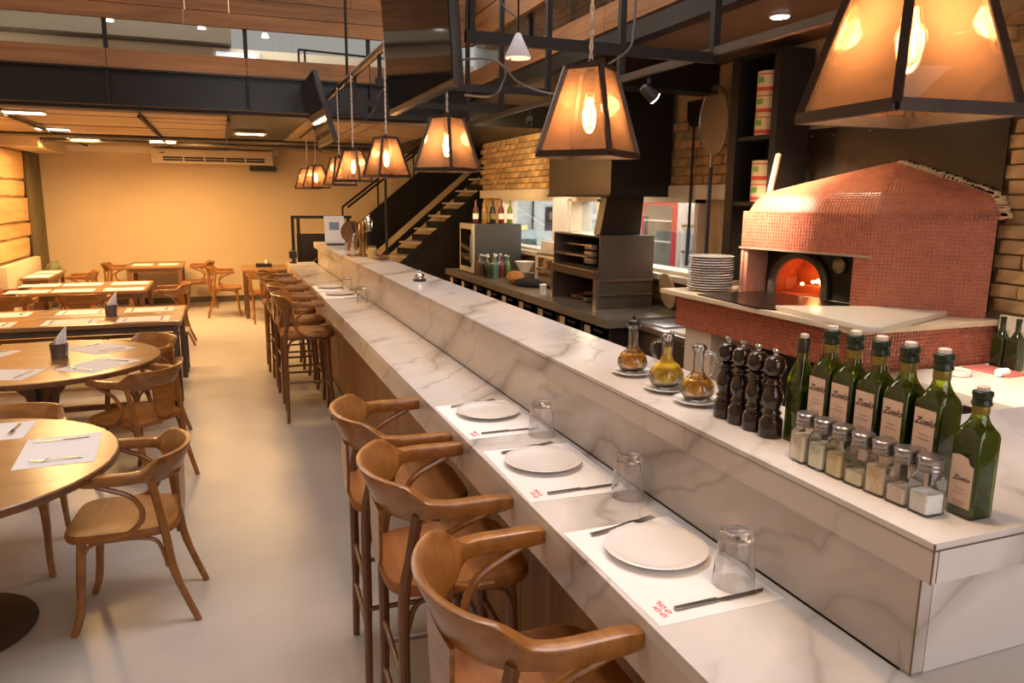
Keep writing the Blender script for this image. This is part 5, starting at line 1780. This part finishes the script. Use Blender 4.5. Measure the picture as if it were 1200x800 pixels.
def tiles(fr, u0, u1, v0, v1, p, name, parent, d=.006, quad=None):
    """grid of small mosaic tiles on a planar frame: fr(u, v, depth) -> point"""
    mb = MB()
    nu = max(1, round((u1 - u0) / p))
    nv_ = max(1, round((v1 - v0) / p))
    du, dv = (u1 - u0) / nu, (v1 - v0) / nv_
    g_ = .0019
    for i in range(nu):
        for j in range(nv_):
            a, b = u0 + i * du + g_, u0 + (i + 1) * du - g_
            c, e = v0 + j * dv + g_, v0 + (j + 1) * dv - g_
            vs = [fr(a, c, 0), fr(b, c, 0), fr(b, e, 0), fr(a, e, 0), fr(a + .002, c + .002, d), fr(b - .002, c + .002, d), fr(b - .002, e - .002, d), fr(a + .002, e - .002, d)]
            mb.add(vs, [(4, 5, 6, 7), (0, 1, 5, 4), (1, 2, 6, 5), (2, 3, 7, 6), (3, 0, 4, 7)])
    o_ = mk(name, mb, TILE, parent, False)
    o_['kind'] = 'stuff'
    return o_


PT = .0205
tiles(lambda u, v, d: (OX + .012 - d, u, v), OY0, OY1, OZ0, OZ1, PT, 'base_mosaic', ov)
tiles(lambda u, v, d: (u, OY0 + .012 - d, v), OX, XR - .02, OZ0, OZ1, PT, 'base_mosaic', ov)
SLAB = mat('oven_stone', (.70, .58, .42), .35, 0, .08, 4)
mk('deck', MB().box(OX - .05, XR - .02, OY0 - .02, OY1 + .12, OZ1, OZ1 + .03), SLAB, ov, True, .004)
mk('steel_hearth', MB().prism([(2.80, 3.45), (2.84, 3.35), (3.42, 3.3), (3.42, 4.12), (2.84, 4.08)], OZ1 + .030, OZ1 + .038), BROWNSTEEL, ov, False)
mk('marble_landing', MB().prism([(2.86, 3.36), (2.78, 2.64), (2.84, 2.60), (3.62, 2.90), (3.40, 3.16)], OZ1 + .031, OZ1 + .058), mat('landing_marble', (.80, .72, .60), .25, 0, .05, 4), ov, True, .003)
# legs / void under the base
mk('pier', MB().box(2.90, 3.35, 3.99, 4.28, 0, OZ0), mat('beige_pier', (.62, .52, .42), .7), ov, False)
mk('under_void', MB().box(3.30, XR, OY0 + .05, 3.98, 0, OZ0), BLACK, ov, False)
mk('pier', MB().box(2.95, 3.35, OY0 + .02, OY0 + .25, 0, OZ0), mat('beige_pier', (.50, .40, .30)), ov, False)
# dome: wall polygon (from front left, along the front, to A, then to B at the wall)
A = Vector((3.36, 3.19)); B = Vector((3.72, 2.76)); C_ = Vector((3.20, 4.13)); D_ = Vector((3.74, 4.21))
PW = 3.775
ZR, ZL, ZD = 1.79, 1.56, OZ1 + .03
fd = (A - C_).normalized()
fn = Vector((fd.y, -fd.x))
if fn.x > 0:
    fn = -fn
sd = (B - A).normalized()
sn = Vector((sd.y, -sd.x))
if sn.y > 0:
    sn = -sn
FL = (A - C_).length
SLN = (B - A).length
# solid core walls
core = MB()


def wallbox(mb, p, q, n2, th, z0, z1):
    a, b, c, d = p, q, q - n2 * th, p - n2 * th
    mb.prism([(a.x, a.y), (b.x, b.y), (c.x, c.y), (d.x, d.y)], z0, z1)


wallbox(core, C_, A, fn, .05, ZL, ZR)            # hood band over the mouth
wallbox(core, A - fd * .12, A, fn, .24, ZD, ZL)  # right pier
wallbox(core, C_, C_ + fd * .02, fn, .24, ZD, ZL)  # left pier
wallbox(core, A, B, sn, .05, ZD, ZR)             # side facet
wallbox(core, D_, C_, -(Vector((-(C_ - D_).y, (C_ - D_).x)).normalized()) if False else Vector((-.4, .9)).normalized(), .05, ZD, ZR)
core.prism([(C_.x, C_.y), (A.x, A.y), (B.x, B.y), (PW, B.y), (PW, D_.y), (D_.x, D_.y)], ZR - .02, ZR)
mk('dome_core', core, GROUT, ov, False)


def onfront(u, v, d):
    q = C_ + fd * u + fn * d
    return (q.x, q.y, v)


def onside(u, v, d):
    q = A + sd * u + sn * d
    return (q.x, q.y, v)


tiles(onfront, 0, FL, ZL, ZR, PT, 'front_mosaic', ov)
tiles(onfront, FL - .12, FL, ZD, ZL, PT, 'front_mosaic', ov)
tiles(lambda u, v, d: onfront(.02 + d, v, -u), 0, .20, ZD, ZL, PT, 'reveal_mosaic', ov)
tiles(onside, 0, SLN, ZD, ZR, PT, 'side_mosaic', ov)
mk('lip', MB().add([onfront(-.01, ZL - .012, .012), onfront(FL, ZL - .012, .012), onfront(FL, ZL, .012), onfront(-.01, ZL, .012), onfront(-.01, ZL - .012, -.05), onfront(FL, ZL - .012, -.05), onfront(FL, ZL, -.05), onfront(-.01, ZL, -.05)],
                   [(0, 1, 2, 3), (7, 6, 5, 4), (0, 4, 5, 1), (1, 5, 6, 2), (2, 6, 7, 3), (3, 7, 4, 0)]), mat('lip_metal', (.45, .36, .28), .35, .6), ov, False)
# recessed steel plate with arched mouth
AM, AR = FL * .50 - .155, .205
face = MB()
zc = ZD + .075
N = 16
outer = [(.09, ZD), (.09, ZL)] + [(.09 + (FL - .125) * k / 4, ZL) for k in range(1, 5)] + [(FL - .035, ZD)]
arch = [(AM + AR * math.cos(PI - PI * k / N), zc + AR * .95 * math.sin(PI - PI * k / N)) for k in range(N + 1)]
pl_ = [(.02, ZD), (.02, ZL), (FL - .12, ZL), (FL - .12, ZD), (AM + AR, ZD)] + [(p[0], p[1]) for p in arch[::-1]] + [(AM - AR, ZD)]
k = len(pl_)
vs = [onfront(u, v, -.20) for u, v in pl_] + [onfront(u, v, -.22) for u, v in pl_]
bmf = MB().add(vs, [tuple(range(k)), tuple(range(2 * k - 1, k - 1, -1))] + [(i, (i + 1) % k, k + (i + 1) % k, k + i) for i in range(k)])
mk('mouth_plate', bmf, mat('oven_steel', (.030, .028, .025), .4, .6), ov, False)
ring = MB()
pts = [(AM - AR, ZD)] + arch + [(AM + AR, ZD)]
ring.tube([onfront(u, v, -.185) for u, v in pts], .030, 8)
mk('arch_ring', ring, mat('oven_arch', (.10, .085, .065), .4, .7), ov)
mk('gauge', MB().lathe([(.048, 0), (.05, .004), (.05, .016), (.044, .02)], 24), mat('gauge_face', (.30, .26, .19), .4, .4, .3, 40), ov)
gz = [o_ for o_ in ov.children if o_.name.startswith('gauge')][0]
gz.matrix_local = Matrix.Translation(onfront(FL - .345, ZL - .085, -.20)) @ Matrix.Rotation(-PI / 2, 4, 'Y')
# firing chamber
FB = mat('fire_brick', (.40, .12, .04), .85, 0, .3, 12)
ch = MB()
vs, fs = [], []
prof = [(AM - AR - .06, ZD + .002)] + [(AM + (AR + .06) * math.cos(PI - PI * k / N), zc + (AR + .02) * .95 * math.sin(PI - PI * k / N)) for k in range(N + 1)] + [(AM + AR + .06, ZD + .002)]
for d in (-.225, -.50):
    vs += [onfront(u, v, d) for u, v in prof]
k = len(prof)
for i in range(k):
    j = (i + 1) % k
    fs.append((i, j, k + j, k + i))
fs.append(tuple(range(k, 2 * k)))
ch.add(vs, fs)
mk('fire_chamber', ch, FB, ov)
EMB = emis('ember_glow', (1.0, .42, .18), 6)
random.seed(8)
for i in range(7):
    u = AM - .13 + i * .045
    e_ = MB()
    cx, cy, cz = onfront(u, ZD + .06 + random.uniform(-.01, .02), -.42 + random.uniform(-.03, .03))
    rr = random.uniform(.014, .026)
    e_.lathe([(.001, -rr * .8), (rr * .8, -rr * .4), (rr, 0), (rr * .7, rr * .5), (.001, rr * .8)], 7, cap=False)
    e_.v = [(p[0] + cx, p[1] + cy, p[2] + cz) for p in e_.v]
    mk('ember', e_, EMB, ov)
mk('ash_bed', MB().add([onfront(AM - .2, ZD + .004, -.35), onfront(AM + .2, ZD + .004, -.35), onfront(AM + .2, ZD + .004, -.49), onfront(AM - .2, ZD + .004, -.49),
                        onfront(AM - .18, ZD + .045, -.38), onfront(AM + .18, ZD + .045, -.38), onfront(AM + .18, ZD + .05, -.48), onfront(AM - .18, ZD + .05, -.48)],
                       [(0, 3, 2, 1), (4, 5, 6, 7), (0, 1, 5, 4), (1, 2, 6, 5), (2, 3, 7, 6), (3, 0, 4, 7)]), FB, ov, False)
fp = onfront(AM, ZD + .16, -.36)
lamp('oven_fire', 'POINT', fp, 1.7, (1, .30, .08), rad=.04)
# dome shell with tiles: rim curve -> ridge on the panel
rim = []
for k in range(9):                                    # left end, rounded
    a = k / 8
    q0, q1, q2 = D_ + Vector((0, .04)), Vector((3.28, 4.34)), C_ + fd * .10
    rim.append((1 - a) ** 2 * q0 + 2 * a * (1 - a) * q1 + a * a * q2)
for k in range(1, 13):
    rim.append(C_ + fd * (.10 + (FL - .10) * k / 12))
for k in range(1, 9):
    rim.append(A + (Vector((PW, B.y - .02)) - A) * k / 8)
apex = Vector((PW + .02, 3.45))
ZA = 2.10
shell = MB()
NT = 16
G = []
for i, q in enumerate(rim):
    row = []
    for j in range(NT + 1):
        t_ = (j / NT) ** 1.6
        h = .33 * math.sin(min(1, t_ / .11) * PI / 2) + .67 * (max(0, t_ - .06) / .94) ** .95
        p = q + (apex - q) * t_
        row.append((min(p.x, PW), p.y, ZR + (ZA - ZR) * h))
    G.append(row)
vs = [p for r_ in G for p in r_]
fs = []
for i in range(len(rim) - 1):
    for j in range(NT):
        fs.append((i * (NT + 1) + j, (i + 1) * (NT + 1) + j, (i + 1) * (NT + 1) + j + 1, i * (NT + 1) + j + 1))
shell.add(vs, fs)
mk('dome_shell', shell, mat('copper_grout', (.46, .17, .09), .45, 0, .1, 8), ov, ang=40)
dt = MB()


def gp(u, v):
    i, j = min(int(u), len(rim) - 2), min(int(v), NT - 1)
    a, b = u - i, v - j
    P = [Vector(G[i][j]), Vector(G[i + 1][j]), Vector(G[i + 1][j + 1]), Vector(G[i][j + 1])]
    return P[0] * (1 - a) * (1 - b) + P[1] * a * (1 - b) + P[2] * a * b + P[3] * (1 - a) * b


SU, SV = 3.2, 2.2
nu, nv2 = int((len(rim) - 1) * SU), int(NT * SV)
for i in range(nu):
    for j in range(nv2 - 2):
        u0, u1 = i / SU + .03, (i + 1) / SU - .03
        v0, v1 = j / SV + .04, (j + 1) / SV - .04
        q = [gp(u0, v0), gp(u1, v0), gp(u1, v1), gp(u0, v1)]
        if (q[0] - q[2]).length < .008 or (q[0] - q[2]).length > .16:
            continue
        nn = (q[1] - q[0]).cross(q[3] - q[0])
        if nn.length < 1e-7:
            continue
        nn.normalize()
        if nn.z < 0:
            nn = -nn
        cen = (q[0] + q[1] + q[2] + q[3]) / 4
        tp = [cen + (p - cen) * .88 + nn * .004 for p in q]
        dt.add([tuple(p) for p in q] + [tuple(p) for p in tp], [(4, 5, 6, 7), (0, 1, 5, 4), (1, 2, 6, 5), (2, 3, 7, 6), (3, 0, 4, 7)])
o = mk('dome_mosaic', dt, mat('dome_mosaic', (.46, .15, .075), .42, 0, .2, 22, coat=.05, world=True), ov, False)
o['kind'] = 'stuff'
# ragged mortar seam where the dome meets the panel
sm_ = MB()
random.seed(9)
last = [G[-1][j] for j in range(NT + 1)]
for j in range(NT * 2):
    v = j / 2
    p = gp(len(rim) - 1.001, min(v, NT - .01))
    sm_.box(PW - .035, PW - .004, p.y - .02, p.y + .02, p.z - .01, p.z + random.uniform(.002, .014))
o = mk('mortar_seam', sm_, mat('pale_mortar', (.58, .42, .24), .9), ov, False)
o['kind'] = 'stuff'
# black panel behind the dome
t = thing('steel_backplate', 'riveted black steel sheet on the wall behind the oven dome', 'panel', (0, 0, 0))
mk('sheet', MB().box(PW, PW + .012, 2.80, 4.28, 1.27, 2.335), BROWNSTEEL, t, False)
for y in (2.9, 3.3, 3.7, 4.0, 4.2):
    mk('rivet', MB().lathe([(.008, 0), (.006, .004)], 8), CHROME, t, False, loc=(PW - .003, y, 2.29), rot=(0, -PI / 2, 0))
for z_ in (2.0, 2.15):
    mk('rivet', MB().lathe([(.008, 0), (.006, .004)], 8), CHROME, t, False, loc=(PW - .003, 4.22, z_), rot=(0, -PI / 2, 0))
t = thing('peel_stick', 'pale wooden pole leaning behind the dome against the black cabinet', 'pole', (0, 0, 0))
mk('shaft', MB().tube([(3.45, 4.34, 1.27), (3.45, 4.135, 2.15)], .020, 12), mat('pale_pole_wood', (.66, .46, .24), .5), t)
mk('rounded_tip', MB().lathe([(.020, 0), (.017, .012), (.004, .019)], 12), MATS['pale_pole_wood'], t, loc=(3.45, 4.135, 2.148))
# plates on the oven deck
random.seed(2)
STK = MB().lathe([(.075, 0), (.085, .003), (.125, .010), (.150, .016), (.152, .018), (.150, .0195), (.12, .014), (.08, .008), (0, .007)], 40, cap=False).mesh('dinner_plate', CERAM, ang=60)
for i in range(14):
    w_ = ['lowest', 'second lowest', 'third lowest', 'fourth lowest', 'fifth lowest', 'sixth lowest', 'seventh from the bottom', 'seventh from the top', 'sixth from the top', 'fifth from the top', 'fourth from the top', 'third from the top', 'second from the top', 'topmost'][i]
    tag(obj('dinner_plate', STK, None, (3.06 + random.uniform(-.004, .004), 4.26 + random.uniform(-.004, .004), OZ1 + .0305 + i * .0168)), 'white dinner plate, %s of the tall stack on the oven deck' % w_, 'plate', 'stack of white plates by the oven')

# ================================================================== CHEF WORKTOP ON THE RIGHT
WT = 1.03
t = thing('chef_worktop', 'white topped prep worktop beside the oven at the right edge', 'worktop', (0, 0, 0))
mk('top', MB().box(3.0, XR - .02, 1.34, OY0 - .03, WT - .05, WT), mat('white_worktop', (.80, .74, .64), .35), t, True, .004)
mk('cabinet', MB().box(3.06, XR - .02, 1.34, OY0 - .03, 0, WT - .05), DKSTAIN, t, False)
mk('splashback', MB().box(XR - .04, XR - .02, 1.34, OY0 - .03, WT, 1.285), mat('cream_tile', (.66, .56, .42), .4), t, False)
GB = loft([sq_ring(.027, .006, 0), sq_ring(.03, .007, .004), sq_ring(.03, .007, .15), sq_ring(.02, .016, .18), sq_ring(.013, .0129, .20), sq_ring(.013, .0129, .25)]).mesh('bottle_body', mat('dark_green_bottle', (.014, .018, .004), .15))
for i, (x, y) in enumerate([(3.66, 2.615), (3.66, 2.535)]):
    t = thing('green_bottle', ['left dark green bottle at the back of the chef worktop', 'right dark green bottle at the back of the chef worktop'][i], 'bottle', (x, y, WT), 0, 'green bottles on the worktop')
    obj('bottle_body', GB, t)
    mk('cap', MB().lathe([(.014, .245), (.014, .262)], 14), CAPG, t)
t = thing('white_dish', 'small white round dish on the chef worktop behind the oil bottles', 'dish', (3.30, 2.55, WT))
mk('dish_body', MB().lathe([(.045, 0), (.055, .005), (.058, .03), (.054, .03), (.05, .008)], 24), CERAM, t)
mk('dish_content', MB().lathe([(.05, .02), (.0, .024)], 20, cap=False), CREAM, t)
t = thing('red_tray', 'thin pinkish red tray with a white roll before the green bottles', 'tray', (3.55, 2.55, WT))
mk('tray_plate', MB().box(-.07, .07, -.12, .12, 0, .012), mat('pink_red', (.55, .16, .13), .5), t, True, .003)
mk('paper_roll', MB().tube([(-.10, -.09, .022), (-.04, -.09, .022)], .020, 14), PAPER, t)
